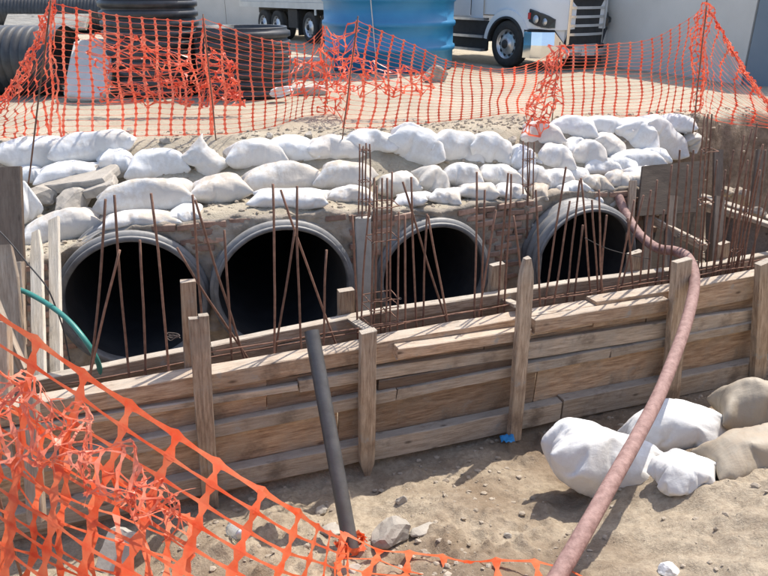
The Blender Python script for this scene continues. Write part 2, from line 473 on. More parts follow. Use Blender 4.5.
LEDGE = lambda X: 0.05 + interp([(-6, -0.85), (-3.15, -0.80), (-2.8, -0.62), (PIPES[0]['c'].x, PIPES[0]['c'].z + 0.72), (PIPES[1]['c'].x, PIPES[1]['c'].z + 0.745),
                          (PIPES[2]['c'].x, PIPES[2]['c'].z + 0.68), (PIPES[3]['c'].x, PIPES[3]['c'].z + 0.68)], X)
# formwork plane
FP = Vector((-1.41, 4.53, -1.1)); FD = Vector((math.cos(R(21)), math.sin(R(21)), 0)); FN = Vector((math.sin(R(21)), -math.cos(R(21)), 0))
def fline(px, py, off=0.0):      # point on the form plane, `off` metres towards the camera
    return atplane(px, py, FP + FN * off, FN)
FORMY = lambda X: FP.y + (X - FP.x) * math.tan(R(21))

def z_up(X, Y):
    e = ROAD(X) - Y + 0.12 * nz(X * 0.9, 3.3) + 0.05 * nz(X * 3, 8.8)
    k = sstep(3.35, 4.1, X)
    k = max(k, sstep(3.2, 3.36, X) * sstep(0.45, 0.1, Y - WALL(3.3)))
    zl = LEDGE(min(X, 3.2))
    a = zl * sstep(0.0, 1.2, e)
    b = -1.5 * sstep(0.0, 0.75, e)
    z = lerp(a, b, k) - 0.06 * sstep(0.1, 0.5, e) * sstep(1.35, 1.1, e) - 0.10 * sstep(1.4, 2.2, X) * sstep(0.15, 0.5, e) * sstep(1.3, 0.95, e)
    near = sstep(-0.6, 0.2, e)
    z += near * (0.05 * fbm(X * 1.6, Y * 1.6, 2) + 0.018 * fbm(X * 7, Y * 7, 4) + 0.006 * nz(X * 30, Y * 30))
    z += (1 - near) * (0.02 * fbm(X * 0.5, Y * 0.5, 9) + 0.006 * fbm(X * 5, Y * 5, 1)) * sstep(40, 20, Y)
    z -= k * near * 0.1 * abs(nz(X * 4, Y * 4 + z * 3, z * 4))
    if X < 3.3: z -= 0.05 * sstep(0.14, 0.0, Y - WALL(X))
    return z

ZF = lambda X: interp([(-3, -2.27), (-1.3, -2.28), (1.2, -2.33), (3.6, -2.36)], X)     # foot of the formwork
def z_near(X, Y):
    s = (FORMY(X) - Y) * math.cos(R(21))
    z = ZF(X)
    if s > -0.1:
        q = max(0.0, s)
        z += 0.10 * q + 0.095 * q * q
        m = sstep(1.0, 2.6, X) * sstep(0.5, 1.6, q)
        z += 0.20 * m
        z += 0.12 * math.exp(-((X - 2.9) ** 2) / 0.5 - ((q - 1.3) ** 2) / 0.5)
        amp = sstep(0, 0.35, q)
        z += amp * (0.10 * fbm(X * 0.9, Y * 0.9, 5) + 0.05 * fbm(X * 2.6, Y * 2.6, 7))
        lump = max(0, fbm(X * 5.5, Y * 5.5, 3, 5))
        crumb = sstep(-0.15, 0.35, nz(X * 0.8 + 3, Y * 0.8, 21)) * (1 - 0.6 * sstep(1.0, 1.5, X) * sstep(0.9, 1.3, q))
        z += (0.03 + 0.07 * crumb) * lump * (0.4 + amp) + (0.008 + 0.018 * crumb) * fbm(X * 15, Y * 15, 6, 5) * (0.4 + amp)
        rip = sstep(0.9, 1.6, X) * sstep(0.9, 1.4, q)
        z += rip * 0.022 * math.sin((Y * 0.9 + X * 0.35) * 22 + 3.2 * nz(X * 1.6, Y * 1.6, 4)) * (0.5 + nz(X * 2, Y * 2, 14))
        z += 0.035 * (1 - sstep(0, 0.12, abs(s))) 
    else:
        z += 0.03 * fbm(X * 2, Y * 2)
    return z

def axis_steps(segs):
    out = [segs[0][0]]
    for a, b, st in segs:
        n = max(1, int(round((b - a) / st)))
        out += [a + (b - a) * i / n for i in range(1, n + 1)]
    return out
# the yard: one sheet from the lip of the trench to beyond the walls
xs = axis_steps([(-90, -20, 10), (-20, -7, 1.0), (-7, -4.9, 0.15), (-4.9, 3.3, 0.045), (3.3, 3.6, 0.02), (3.6, 6.8, 0.045), (6.8, 9, 0.2), (9, 20, 1.0), (20, 90, 10)])
qs = axis_steps([(0, 3.3, 0.045), (3.3, 6, 0.12), (6, 20, 0.6), (20, 160, 10)])
vs = []; fs = []
for X in xs:
    fr = WALL(max(-6.0, min(X, 3.3)))
    if X > 3.3: fr = lerp(fr, FORMY(X) + 0.6, sstep(3.3, 3.5, X))
    if X > 8: fr = 8.6
    for q in qs:
        Y = fr + q
        vs.append((X, Y, z_up(X, Y)))
nq = len(qs)
for i in range(len(xs) - 1):
    for j in range(nq - 1):
        a = i * nq + j; fs.append((a, a + nq, a + nq + 1, a + 1))
tag(link('yard_ground', mesh('yard_ground', vs, fs), 'yard', smooth=True), kind='structure')
# the trench bottom and the bank on the camera's side
xs = axis_steps([(-60, -12, 8), (-12, -4.0, 0.8), (-4.0, -2.6, 0.1), (-2.6, 4.6, 0.024), (4.6, 7, 0.2), (7, 60, 8)])
ss = axis_steps([(-3.6, -0.15, 0.3), (-0.15, 3.6, 0.024), (3.6, 5.2, 0.2), (5.2, 12, 1.0)])
vs = []; fs = []
for X in xs:
    for q in ss:
        Y = FORMY(max(-4, min(5, X))) - q / math.cos(R(21))
        z = z_near(X, Y) if q < 4.6 else lerp(z_near(X, FORMY(max(-4, min(5, X))) - 4.6 / math.cos(R(21))), 0.0, sstep(4.6, 6.5, q))
        vs.append((X, Y, z))
nq = len(ss)
for i in range(len(xs) - 1):
    for j in range(nq - 1):
        a = i * nq + j; fs.append((a, a + 1, a + nq + 1, a + nq))
tag(link('trench_ground', mesh('trench_ground', vs, fs), 'dirt', smooth=True), kind='structure')
def ground_hit(px, py, near=True):
    """where the ray through an image pixel meets the built ground"""
    r = ray(px, py); lo = None
    t = 1.5
    while t < 40:
        P = att(px, py, t)
        z = z_near(P.x, P.y) if near else z_up(P.x, P.y)
        if P.z < z and (near or P.y > WALL(max(-6, min(3.3, P.x)))): return P
        t += 0.01
    return P

# ================================================================ the four culvert pipes
def in_pipe(X, Y, z, grow):
    for p in PIPES:
        d = Vector((X, Y, z)) - p['c']; d -= AX * d.dot(AX)
        if d.length < p['ro'] + grow: return True
    return False
PNAME = ['leftmost', 'second from left', 'third from left', 'rightmost']
for i, p in enumerate(PIPES):
    base = empty('culvert_pipe', p['c'] - Vector((0, 0, p['ro'])))
    tag(base, ['black plastic culvert pipe, leftmost, its mouth behind the pale battens',
               'black plastic culvert pipe, second from left, with the widest open mouth',
               'black plastic culvert pipe, third from left, between brick piers',
               'black plastic culvert pipe, rightmost, ribbed end standing proud of the wall'][i], 'pipe', 'culvert pipes in the headwall')
    yv = AX; xv = Vector((AX.y, -AX.x, 0)); zv = Vector((0, 0, 1))
    def ringpts(prof, n=72, wob=0.0, squash=1.0):
        v = []; f = []
        for (r, h) in prof:
            for k in range(n):
                a = 2 * math.pi * k / n
                rr = r * (1 + wob * nz(math.cos(a) * 1.5 + i * 7, math.sin(a) * 1.5, h * 3))
                v.append(p['c'] + xv * (rr * math.cos(a)) + zv * (rr * math.sin(a)) + yv * h)
        for j in range(len(prof) - 1):
            for k in range(n):
                f.append((j * n + k, j * n + (k + 1) % n, (j + 1) * n + (k + 1) % n, (j + 1) * n + k))
        return v, f
    ro, ri = p['ro'], p['ri']
    prof = [(ro - 0.035, 0.03)]
    h = 0.03
    for k in range(5):     # corrugations
        prof += [(ro, h + 0.015), (ro + 0.004, h + 0.045), (ro, h + 0.075), (ro - 0.035, h + 0.09), (ro - 0.035, h + 0.115)]
        h += 0.13
    v, f = ringpts(prof + [(ro - 0.035, 7.0)], wob=0.012)
    place('ribbed_wall', v, f, 'hdpe_rim', base, True)
    v, f = ringpts([(ro - 0.036, 0.031), (ro - 0.034, 0.004), (ro - 0.045, -0.004), (ri + 0.012, -0.004), (ri, 0.006), (ri, 0.10)], wob=0.012)
    place('rim', v, f, 'hdpe_rim', base, True)
    v, f = ringpts([(ri + 0.004, 0.095)] + [(ri + (0.0 if k % 2 else 0.014), 0.12 + k * 0.075) for k in range(50)] + [(ri, 7.0), (0.01, 7.02)], wob=0.012)
    place('lining', v, f, 'hdpe_in', base, True)

# ================================================================ the old brick headwall between the pipes
X0, X1 = -3.9, 3.3
hw = empty('brick_headwall', (0, WALL(0), -2.2))
tag(hw, 'broken old brick headwall patched with mortar around the four pipes', 'wall')
vs = []; fs = []; idx = {}
ST = 0.03
nx = int((X1 - X0) / ST); nzv = int(1.75 / ST)
def wp(i, j, back=False):
    X = X0 + i * ST; top = LEDGE(X) - 0.0 + 0.035 * nz(X * 2.4, 5.5) + 0.03 * nz(X * 8, 1.5)
    z = top - j * ST
    y = WALL(X) - 0.02 + 0.06 * fbm(X * 2.6, z * 2.6, 3) + 0.03 * fbm(X * 10, z * 10, 8)
    return Vector((X, y, z))
def vid(i, j):
    if (i, j) not in idx: idx[(i, j)] = len(vs); vs.append(wp(i, j))
    return idx[(i, j)]
for i in range(nx):
    for j in range(nzv):
        a = wp(i, j); c = (a + wp(i + 1, j + 1)) / 2
        if in_pipe(c.x, c.y, c.z, -0.045): continue
        fs.append((vid(i, j), vid(i, j + 1), vid(i + 1, j + 1), vid(i + 1, j)))
    # the rough top of the wall runs back under the soil
for i in range(nx):
    a, b = vid(i, 0), vid(i + 1, 0)
    k = len(vs); pa, pb = vs[a], vs[b]
    vs += [pa + Vector((0, 0.3, -0.02)), pb + Vector((0, 0.3, -0.02))]
    fs.append((a, b, k + 1, k))
link('mortar', mesh('mortar', vs, fs), 'mortar', hw, smooth=True)
rb = random.Random(3)
def brick_mesh(seed):
    r = random.Random(seed); bm = bmesh.new(); bmesh.ops.create_cube(bm, size=1)
    for v in bm.verts: v.co = Vector((v.co.x * 0.215, v.co.y * 0.11, v.co.z * 0.062)) + Vector([r.uniform(-1, 1) * 0.006 for _ in range(3)])
    bmesh.ops.bevel(bm, geom=bm.edges[:], offset=0.006, segments=1, affect='EDGES')
    me = bpy.data.meshes.new('brick'); bm.to_mesh(me); bm.free(); me.materials.append(M['brick']); return me
bms = [brick_mesh(k) for k in range(6)]
nb = 0
for row in range(13):
    for cI in range(32):
        X = X0 + 0.1 + cI * 0.235 + (row % 2) * 0.115 + rb.uniform(-.01, .01)
        if X > X1: continue
        z = LEDGE(X) - 0.055 - row * 0.079 + rb.uniform(-.006, .006)
        Y = WALL(X)
        hide = 0.16 + 0.5 * nz(X * 1.3, z * 2.2, 8)
        if rb.random() < max(0.06, hide * 0.6): continue
        if any(in_pipe(X + dx, Y, z + dz, -0.01) for dx in (-.11, 0, .11) for dz in (-.03, .03)): continue
        o = bpy.data.objects.new('brick', bms[rb.randrange(6)]); col.objects.link(o)
        o.parent = hw; o.matrix_parent_inverse = Matrix.Translation(-hw.location)
        ang = math.atan2(WALL(X + .1) - WALL(X - .1), .2)
        o.location = (X, Y + 0.018 + rb.uniform(-.016, .016) + 0.04 * fbm(X * 2.6, z * 2.6, 3), z)
        o.rotation_euler = (rb.uniform(-.05, .05), rb.uniform(-.05, .05), ang + rb.uniform(-.06, .06)); nb += 1
# concrete columns started between the pipes
def cast_column(px0, px1, ytop, ybot, Yoff, label):
    a = atY((px0 + px1) / 2, ytop, WALL(0)); 
    for _ in range(3): a = atY((px0 + px1) / 2, ytop, WALL(a.x) - Yoff)
    w = (px1 - px0) / F_PX * depth(a) * 1.0
    zb = -2.25
    vs = []; fs = []; n = 12
    ringn = 8
    prof = [(-.5, -.42), (-.42, -.5), (.42, -.5), (.5, -.42), (.5, .42), (.42, .5), (-.42, .5), (-.5, .42)]
    for j in range(n + 1):
        z = a.z + (zb - a.z) * j / n
        for k, (x, y) in enumerate(prof):
            vs.append(Vector((a.x + x * w, a.y + 0.1 + y * w, z + (0.015 * nz(k, 3) if j == 0 else 0))) + Vector((nz(k, z * 5), nz(k, z * 5, 4), 0)) * 0.008)
    for j in range(n):
        for k in range(8): fs.append((j * 8 + k, (j + 1) * 8 + k, (j + 1) * 8 + (k + 1) % 8, j * 8 + (k + 1) % 8))
    fs.append(tuple(range(8)))
    o = place('concrete_column', vs, fs, 'concrete', base=True)
    tag(o, label, 'column', 'concrete columns between the pipes')
    return a
colA = cast_column(355, 371, 219, 290, 0.12, 'short grey concrete column between the second and third pipes')
colB = cast_column(532, 546, 225, 280, 0.10, 'short grey concrete column just left of the rightmost pipe')

# ================================================================ timber formwork
def line_z(y1, y2, off=0.0):      # heights of an edge, from image pixel rows at two places along the form
    a, b = fline(268, y1, off), fline(590, y2, off)
    return lambda X: a.z + (b.z - a.z) * (X - a.x) / (b.x - a.x)
def along(X, off=0.0):
    q = FP + FN * off; return Vector((X, q.y + (X - q.x) * math.tan(R(21)), 0))
fw = empty('timber_formwork', along(0.5) + Vector((0, 0, -2.3)))
tag(fw, 'outer timber formwork of rough boards and stakes facing the camera', 'formwork')
XL, XR = -3.0, 4.55
def course(name, yt, yb, off, thick, mat, breaks=(), gap=0.006, x0=XL, x1=XR, seed=0):
    """one course of boards; (yt, yb) = image pixel rows of the top/bottom edges at two image columns"""
    fo = off + thick                      # the face towards the camera
    zt, zb = line_z(*yt, fo), line_z(*yb, fo)
    xs_ = [x0] + list(breaks) + [x1]
    for k, (a, b) in enumerate(zip(xs_, xs_[1:])):
        a += gap; b -= gap
        rv = random.Random(seed * 7 + k)
        dz0, dz1 = rv.uniform(-.008, .008), rv.uniform(-.008, .008)
        pa, pb = along(a, off + thick / 2), along(b, off + thick / 2)
        pa.z = (zt(a) + zb(a)) / 2 + dz0; pb.z = (zt(b) + zb(b)) / 2 + dz1
        plank(name, pa, pb, abs(zt((a + b) / 2) - zb((a + b) / 2)), thick, mat, fw, FN, 0.009, seed=seed + k + 1)
# sheathing boards on edge
course('sheathing_board', (380, 326), (414, 352), -0.02, 0.03, 'wood', (-0.95, 0.9, 2.6), seed=10)
course('sheathing_board', (413, 351), (465, 397), -0.02, 0.03, 'wood', (-0.4, 1.45, 3.1), seed=20)
course('sheathing_board', (464, 396), (500, 428), -0.02, 0.03, 'wood_grey', (0.2, 2.3), seed=30)
# top beam and walers standing proud
course('top_beam', (363, 305), (381, 327), -0.09, 0.15, 'wood', (-0.16, 1.95), seed=40)
course('waler', (388, 335), (397, 349), 0.012, 0.055, 'wood_dusty', (-0.7, 1.3), seed=50)
course('waler', (415, 353), (427, 362), 0.012, 0.08, 'wood_dusty', (0.1, 2.2), seed=60)
course('waler', (463, 396), (482, 415), 0.012, 0.11, 'wood_dusty', (-0.15, 1.72), seed=70)
# nailed-on pieces
def nailed(px0, y0t, y0b, px1, y1t, y1b, off, thick, mat, name='nailed_board'):
    a0, a1 = fline(px0, y0t, off + thick), fline(px0, y0b, off + thick)
    b0, b1 = fline(px1, y1t, off + thick), fline(px1, y1b, off + thick)
    plank(name, (a0 + a1) / 2 - FN * (thick / 2), (b0 + b1) / 2 - FN * (thick / 2), (a0 - a1).length, thick, mat, fw, FN, 0.005)
nailed(398, 349, 360, 531, 328, 341, 0.063, 0.10, 'wood')
nailed(535, 321, 334, 668, 299, 312, 0.063, 0.09, 'wood')
nailed(379, 381, 391, 520, 357, 367, 0.012, 0.05, 'wood_dark')
# stakes driven in front
def stake(pxt, yt, pxb, yb, wpx, off, thick, mat, parent, point=True, pl=None, ext=0.0, sharp_top=False, name='stake'):
    P, Nn = pl or (FP, FN)
    a = atplane(pxt, yt, P + Nn * (off + thick / 2), Nn); b = atplane(pxb, yb, P + Nn * (off + thick / 2), Nn)
    b = b + (b - a).normalized() * ext
    w = wpx / F_PX * depth(a)
    tp = None
    if point: tp = lambda u: 1.0 if u < 0.86 else max(0.12, 1 - (u - 0.86) / 0.14 * 0.9)
    if sharp_top: tp = lambda u: min(1.0, 0.45 + u * 7)
    return plank(name, a, b, w, thick, mat, parent, Nn, 0.005, taper=tp, segs=16)
stake(194, 318, 209, 528, 11, 0.13, 0.05, 'wood_grey', fw, False, ext=0.1)
stake(203.5, 315, 216, 526, 10, 0.135, 0.05, 'wood_grey', fw, False, ext=0.1)
stake(368, 331, 367, 478, 17, 0.13, 0.07, 'wood_grey', fw, True, ext=0.02)
stake(527, 258, 514, 434, 15, 0.17, 0.07, 'wood_grey', fw, False, sharp_top=True, ext=0.06)
stake(682, 260, 671, 385, 20, 0.13, 0.08, 'wood_grey', fw, False, ext=0.2)
stake(764, 262, 757, 382, 17, 0.13, 0.08, 'wood_grey', fw, False, ext=0.2)
stake(188, 281, 192, 360, 15, -0.16, 0.05, 'wood', fw, False, ext=0.5)
# inner formwork
inn = 0.44
IP = FP - FN * inn
fi = empty('inner_formwork', along(0.5, -inn) + Vector((0, 0, -2.2)))
tag(fi, 'inner timber formwork board running behind the rebar, below the pipe mouths', 'formwork')
def iline(px, py): return atplane(px, py, IP, FN)
pts = [(30, 379), (211, 344), (384, 309), (568, 281), (700, 265), (800, 247)]
W3 = [iline(*q) for q in pts]
for a, b in zip(W3, W3[1:]):
    d = (b - a).normalized() * 0.004
    dz = Vector((0, 0, -0.055))
    plank('top_board', a + d + dz, b - d + dz, 0.11, 0.09, 'wood_grey', fi, FN, 0.005)
    dz = Vector((0, 0, -0.26))
    plank('sheathing_board', a + d + dz + FN * 0.02, b - d + dz + FN * 0.02, 0.29, 0.03, 'wood_grey', fi, FN, 0.004)
    dz = Vector((0, 0, -0.56))
    plank('sheathing_board', a + d + dz + FN * 0.02, b - d + dz + FN * 0.02, 0.29, 0.03, 'wood', fi, FN, 0.004)
for (xt, yt, xb, yb, w, mt) in ((346, 290, 346, 330, 16, 'wood'), (497, 264, 494, 310, 15, 'wood_grey'), (635, 252, 632, 300, 16, 'wood_grey'), (723, 243, 721, 285, 12, 'wood_grey')):
    stake(xt, yt, xb, yb, w, -0.13, 0.07, mt, fi, False, pl=(IP, FN), ext=0.8)
# spreader boards across the top of the two forms
for (xa, ya, xb, yb) in ((350, 318, 372, 333), (505, 300, 519, 306)):
    plank('spreader', iline(xa, ya), fline(xb, yb), 0.09, 0.03, 'wood_grey', fi, (0, 0, 1))

# ================================================================ rebar
RP = FP - FN * 0.23
def rplane(px, py, off=0.0): return atplane(px, py, RP + FN * off, FN)
bars = [(599, 190, 604, 301), (606, 215, 600, 301), (628, 218, 634, 297), (651, 190, 640, 291), (657, 180, 648, 289), (664, 210, 655, 287), (688, 165, 676, 281), (694, 150, 684, 279), (722, 190, 713, 275), (726, 170, 712, 273),
        (733, 150, 722, 273), (744, 135, 728, 269), (748, 160, 731, 269), (760, 170, 744, 263), (766, 150, 752, 263), (485, 190, 482, 321), (536, 190, 541, 304), (405, 215, 405, 331), (352, 215, 357, 337), (377, 186, 372, 332), (140, 240, 146, 372), (224, 230, 232, 350), (326, 250, 322, 342),
        (106, 199, 90, 368), (114, 195, 129, 364), (120, 250, 95, 357), (152, 193, 168, 368),
        (176, 248, 240, 346), (193, 195, 203, 316), (195, 200, 240, 346), (273, 184, 273, 355), (295, 228, 275, 349), (297, 186, 303, 349), (281, 190, 333, 334),
        (403, 182, 449, 325), (411, 177, 418, 331), (427, 214, 423, 329), (428, 216, 448, 321), (477, 172, 473, 321), (496, 210, 478, 321),
        (508, 173, 498, 317), (511, 174, 503, 304), (514, 216, 524, 292),
        (566, 167, 546, 307), (570, 201, 553, 307), (580, 180, 567, 304), (581, 178, 591, 302), (592, 200, 598, 300), (583, 225, 574, 305),
        (634, 200, 615, 298), (644, 195, 622, 292), (672, 165, 661, 286), (680, 150, 668, 280), (752, 128, 718, 272), (757, 123, 735, 268), (763, 144, 738, 264), (769, 190, 750, 260)]
WHERE = [(172, 'in front of the leftmost pipe'), (345, 'in front of the second pipe'), (474, 'in front of the third pipe'), (535, 'before the brick pier right of the third pipe'),
         (601, 'in front of the rightmost pipe'), (690, 'before the dark plywood right of the pipes'), (999, 'at the far right of the trench')]
rr = random.Random(11)
cnt = {}
tot = {}
def region(b): return next(w for lim, w in WHERE if (b[0] + b[2]) / 2 < lim)
bars.sort(key=lambda b: b[0])
for b in bars: tot[region(b)] = tot.get(region(b), 0) + 1
def bar_points(a, b, ext, bend=0.012):
    n = 9; out = []
    d = (b - a); L = d.length
    e = b + d.normalized() * ext
    o = rr.random() * 40
    side = Vector((rr.uniform(-1, 1), rr.uniform(-1, 1), 0))
    for i in range(n + 1):
        u = i / n
        out.append(a.lerp(e, u) + side * (bend * math.sin(u * math.pi) * L) + Vector((nz(o + u * 3, 1), nz(o + u * 3, 5), 0)) * 0.012)
    return out
def ribbed(pts, r, n=7):
    """deformed bar: ribs along a tube"""
    return tube(pts, r, n)
for b in bars:
    off = rr.uniform(-0.13, 0.13)
    a, e = rplane(b[0], b[1], off), rplane(b[2], b[3], off)
    v, f = ribbed(bar_points(a, e, 0.55), 0.0095)
    o = place('rebar', v, f, 'rust', smooth=True)
    w = region(b); k = cnt.get(w, 0); cnt[w] = k + 1
    lean = 'leaning' if abs(b[2] - b[0]) > 22 else 'upright'
    tag(o, f'{lean} rebar {w}, {ORD[k]} from left', 'rebar', 'loose rebars standing in the formwork')
# long bars laid along the form
for k, (p0, p1, off, lab) in enumerate((((205, 353), (775, 263), 0.10, 'long thin rebar laid lengthwise along the formwork on its front side'),
                                        ((60, 385), (775, 257), -0.10, 'long thin rebar laid lengthwise along the formwork beside the inner board'))):
    a, e = rplane(*p0, off), rplane(*p1, off)
    n = 24; o1 = k * 9.0
    pts = [a.lerp(e, i / n) + Vector((0, nz(o1 + i * .35, 2) * .03, nz(o1 + i * .4, 7) * .02)) for i in range(n + 1)]
    v, f = tube(pts, 0.0065, 6)
    tag(place('rebar', v, f, 'rust', smooth=True), lab, 'rebar', 'rebars laid along the formwork')
def wire_loop(c, r, seed, turns=2.5, n=26):
    q = random.Random(seed); o = q.random() * 30
    return [c + Vector((math.cos(i / n * turns * 6.28) * r * (1 + .4 * nz(o + i * .3, 1)), math.sin(i / n * turns * 6.28) * r * .7, (i / n - .5) * r * 0.7 + .5 * r * nz(o + i * .4, 8))) for i in range(n)]
def cage(name, tops, yb, label, plane_pt, dw, stirrups, r=0.008, ext=0.5):
    """bars tied with stirrups. tops = [(px, ytop, pxbot)]"""
    base = None; B = []
    for k, (x, yt, xb) in enumerate(tops):
        o = dw if k % 2 else -dw
        a = atplane(x, yt, plane_pt + FN * o, FN); e = atplane(xb, yb, plane_pt + FN * o, FN)
        B.append((a, e))
    c = sum(((e) for a, e in B), Vector()) / len(B)
    base = empty(name, (c.x, c.y, c.z - ext))
    tag(base, label, 'rebar cage', 'tied rebar cages')
    for a, e in B:
        v, f = tube(bar_points(a, e, ext, 0.004), r, 6); place('bar', v, f, 'rust', base, True)
    for ys in stirrups:
        P = []
        for a, e in B:
            z0 = atplane((tops[0][0] + tops[-1][0]) / 2, ys, plane_pt, FN).z
            u = (a.z - z0) / (a.z - e.z); P.append(a.lerp(e, u))
        ctr = sum(P, Vector()) / len(P)
        P.sort(key=lambda q: math.atan2(q.y - ctr.y, q.x - ctr.x))
        P = [q + (q - ctr).normalized() * 0.008 for q in P]
        pts = []
        for q, q2 in zip(P, P[1:] + P[:1]):
            pts += [q, q.lerp(q2, .33) + Vector((0, 0, rr.uniform(-.01, .01))), q.lerp(q2, .66)]
        v, f = tube(pts + [P[0]], 0.005, 5); s = place('stirrup', v, f, 'rust', base, True)
        for q in P[::2]:
            v, f = tube(wire_loop(q, 0.018, int(q.x * 1000) & 255, 1.5, 12), 0.0022, 4); place('tie_wire', v, f, 'wire', base, True)
cage('rebar_cage', [(360, 144, 358), (363, 146, 362), (366, 143, 366), (370, 144, 370)], 219, 'small rebar cage rising from the concrete column beside the second pipe',
     Vector((colA.x, colA.y + 0.08, 0)), 0.04, [150, 181, 200], ext=0.25)
cage('rebar_cage', [(370, 182, 361), (375, 178, 371), (382, 178, 381), (387, 178, 386), (392, 172, 390), (399, 212, 398)], 330,
     'dense rusty rebar cage in the formwork between the second and third pipes', RP, 0.09, [204, 237, 296, 304, 318])
cage('rebar_cage', [(523, 141, 523), (528, 142, 527), (534, 142, 532), (530, 150, 528)], 225, 'small rebar cage rising from the concrete column left of the rightmost pipe',
     Vector((colB.x, colB.y + 0.08, 0)), 0.04, [160, 186, 206], ext=0.25)
cage('rebar_cage', [(704, 116, 692), (708, 114, 697), (712, 114, 701), (717, 160, 706)], 276, 'tall slender rebar cage standing by the dark plywood sheet', RP - FN * 0.1, 0.07, [150, 200, 240])
cage('rebar_cage', [(741, 205, 727), (746, 175, 733), (751, 170, 741)], 268, 'leaning rebar cage at the right end of the formwork', RP - FN * 0.05, 0.06, [215, 250])

# ================================================================ sandbags
# sacks are two sheets of cloth sewn round the rim and filled: let the cloth solver find their creases
def sew(seed, W, nx, ny, press, outline, bend):
    vs = []; fs = []; idx = {}
    def vid(i, j, sd):
        if i in (0, nx) or j in (0, ny): sd = 0
        if (i, j, sd) not in idx:
            u = i / nx; x = u - 0.5
            y = (j / ny - 0.5) * W * outline(u)
            x += 0.035 * nz(y * 3, seed * 3.1) + (0.06 * (abs(y) / W) ** 2 * (1 if u > 0.5 else -1))
            y += 0.03 * nz(x * 3, seed * 5.7)
            idx[(i, j, sd)] = len(vs); vs.append((x, y, 0.012 * sd + 0.03 * nz(x * 5 + seed, y * 5, 1.5) + 0.008 * nz(x * 16 + seed, y * 16, sd)))
        return idx[(i, j, sd)]
    for sd in (1, -1):
        for i in range(nx):
            for j in range(ny):
                q = (vid(i, j, sd), vid(i + 1, j, sd), vid(i + 1, j + 1, sd), vid(i, j + 1, sd)); fs.append(q if sd > 0 else q[::-1])
    o = bpy.data.objects.new('sack_cloth', mesh('sack_cloth', vs, fs)); col.objects.link(o)
    md = o.modifiers.new('cloth', 'CLOTH'); c = md.settings
    c.quality = 6; c.mass = 0.25; c.tension_stiffness = c.compression_stiffness = 20; c.shear_stiffness = 6; c.bending_stiffness = bend
    c.tension_damping = c.compression_damping = c.shear_damping = 12; c.air_damping = 3
    c.use_pressure = True; c.uniform_pressure_force = press; c.effector_weights.gravity = 0.0
    md.collision_settings.use_collision = False
    md.point_cache.frame_start = 1; md.point_cache.frame_end = 40
    return o
_flat = lambda u: 1.0
_tied = lambda u: 1.0 if u < 0.66 else lerp(1.0, 0.16, sstep(0.66, 0.88, u)) if u < 0.88 else lerp(0.16, 0.55, (u - 0.88) / 0.12)
_round = lambda u: (1 - (1 - min(1, u / 0.3)) ** 2.2 * 0.55) * (1.0 if u < 0.62 else lerp(1.0, 0.2, sstep(0.62, 0.86, u)) if u < 0.86 else lerp(0.2, 0.6, (u - 0.86) / 0.14))
_specs = [('sewn', 1, 0.58, 40, 26, 9, _flat, 0.02), ('sewn', 2, 0.7, 40, 28, 7, _flat, 0.01), ('sewn', 3, 0.5, 42, 24, 12, _flat, 0.03), ('sewn', 4, 0.64, 40, 26, 5, _flat, 0.01), ('sewn', 5, 0.55, 40, 26, 10, _flat, 0.2),
          ('tied', 6, 0.6, 44, 26, 8, _tied, 0.02), ('tied', 7, 0.72, 44, 28, 10, _tied, 0.02), ('round', 8, 0.75, 66, 46, 9, _round, 0.01), ('round', 9, 0.8, 66, 46, 7, _round, 0.02)]
_sim = [(k, sew(*q)) for (k, *q) in _specs]
for fr_ in range(1, 39): scene.frame_set(fr_)
_dg = bpy.context.evaluated_depsgraph_get(); SACKS = {}
for k, o in _sim:
    me = bpy.data.meshes.new_from_object(o.evaluated_get(_dg))
    V = [v.co.copy() for v in me.vertices]; Fc = [tuple(p.vertices) for p in me.polygons]
    lo = [min(v[i] for v in V) for i in range(3)]; hi = [max(v[i] for v in V) for i in range(3)]
    V = [Vector([(v[i] - (lo[i] + hi[i]) / 2) / ((hi[i] - lo[i]) / 2) for i in range(3)]) for v in V]
    nb_ = [set() for _ in V]
    for f_ in Fc:
        for i_, j_ in zip(f_, f_[1:] + f_[:1]): nb_[i_].add(j_); nb_[j_].add(i_)
    for _ in range(1):      # well filled: only the main creases stay
        V = [v.lerp(sum((V[j_] for j_ in n_), Vector()) / len(n_), 0.5) for v, n_ in zip(V, nb_)]
    SACKS.setdefault(k, []).append((V, Fc))
    old = o.data; bpy.data.objects.remove(o); bpy.data.meshes.remove(old); bpy.data.meshes.remove(me)
scene.frame_set(1)
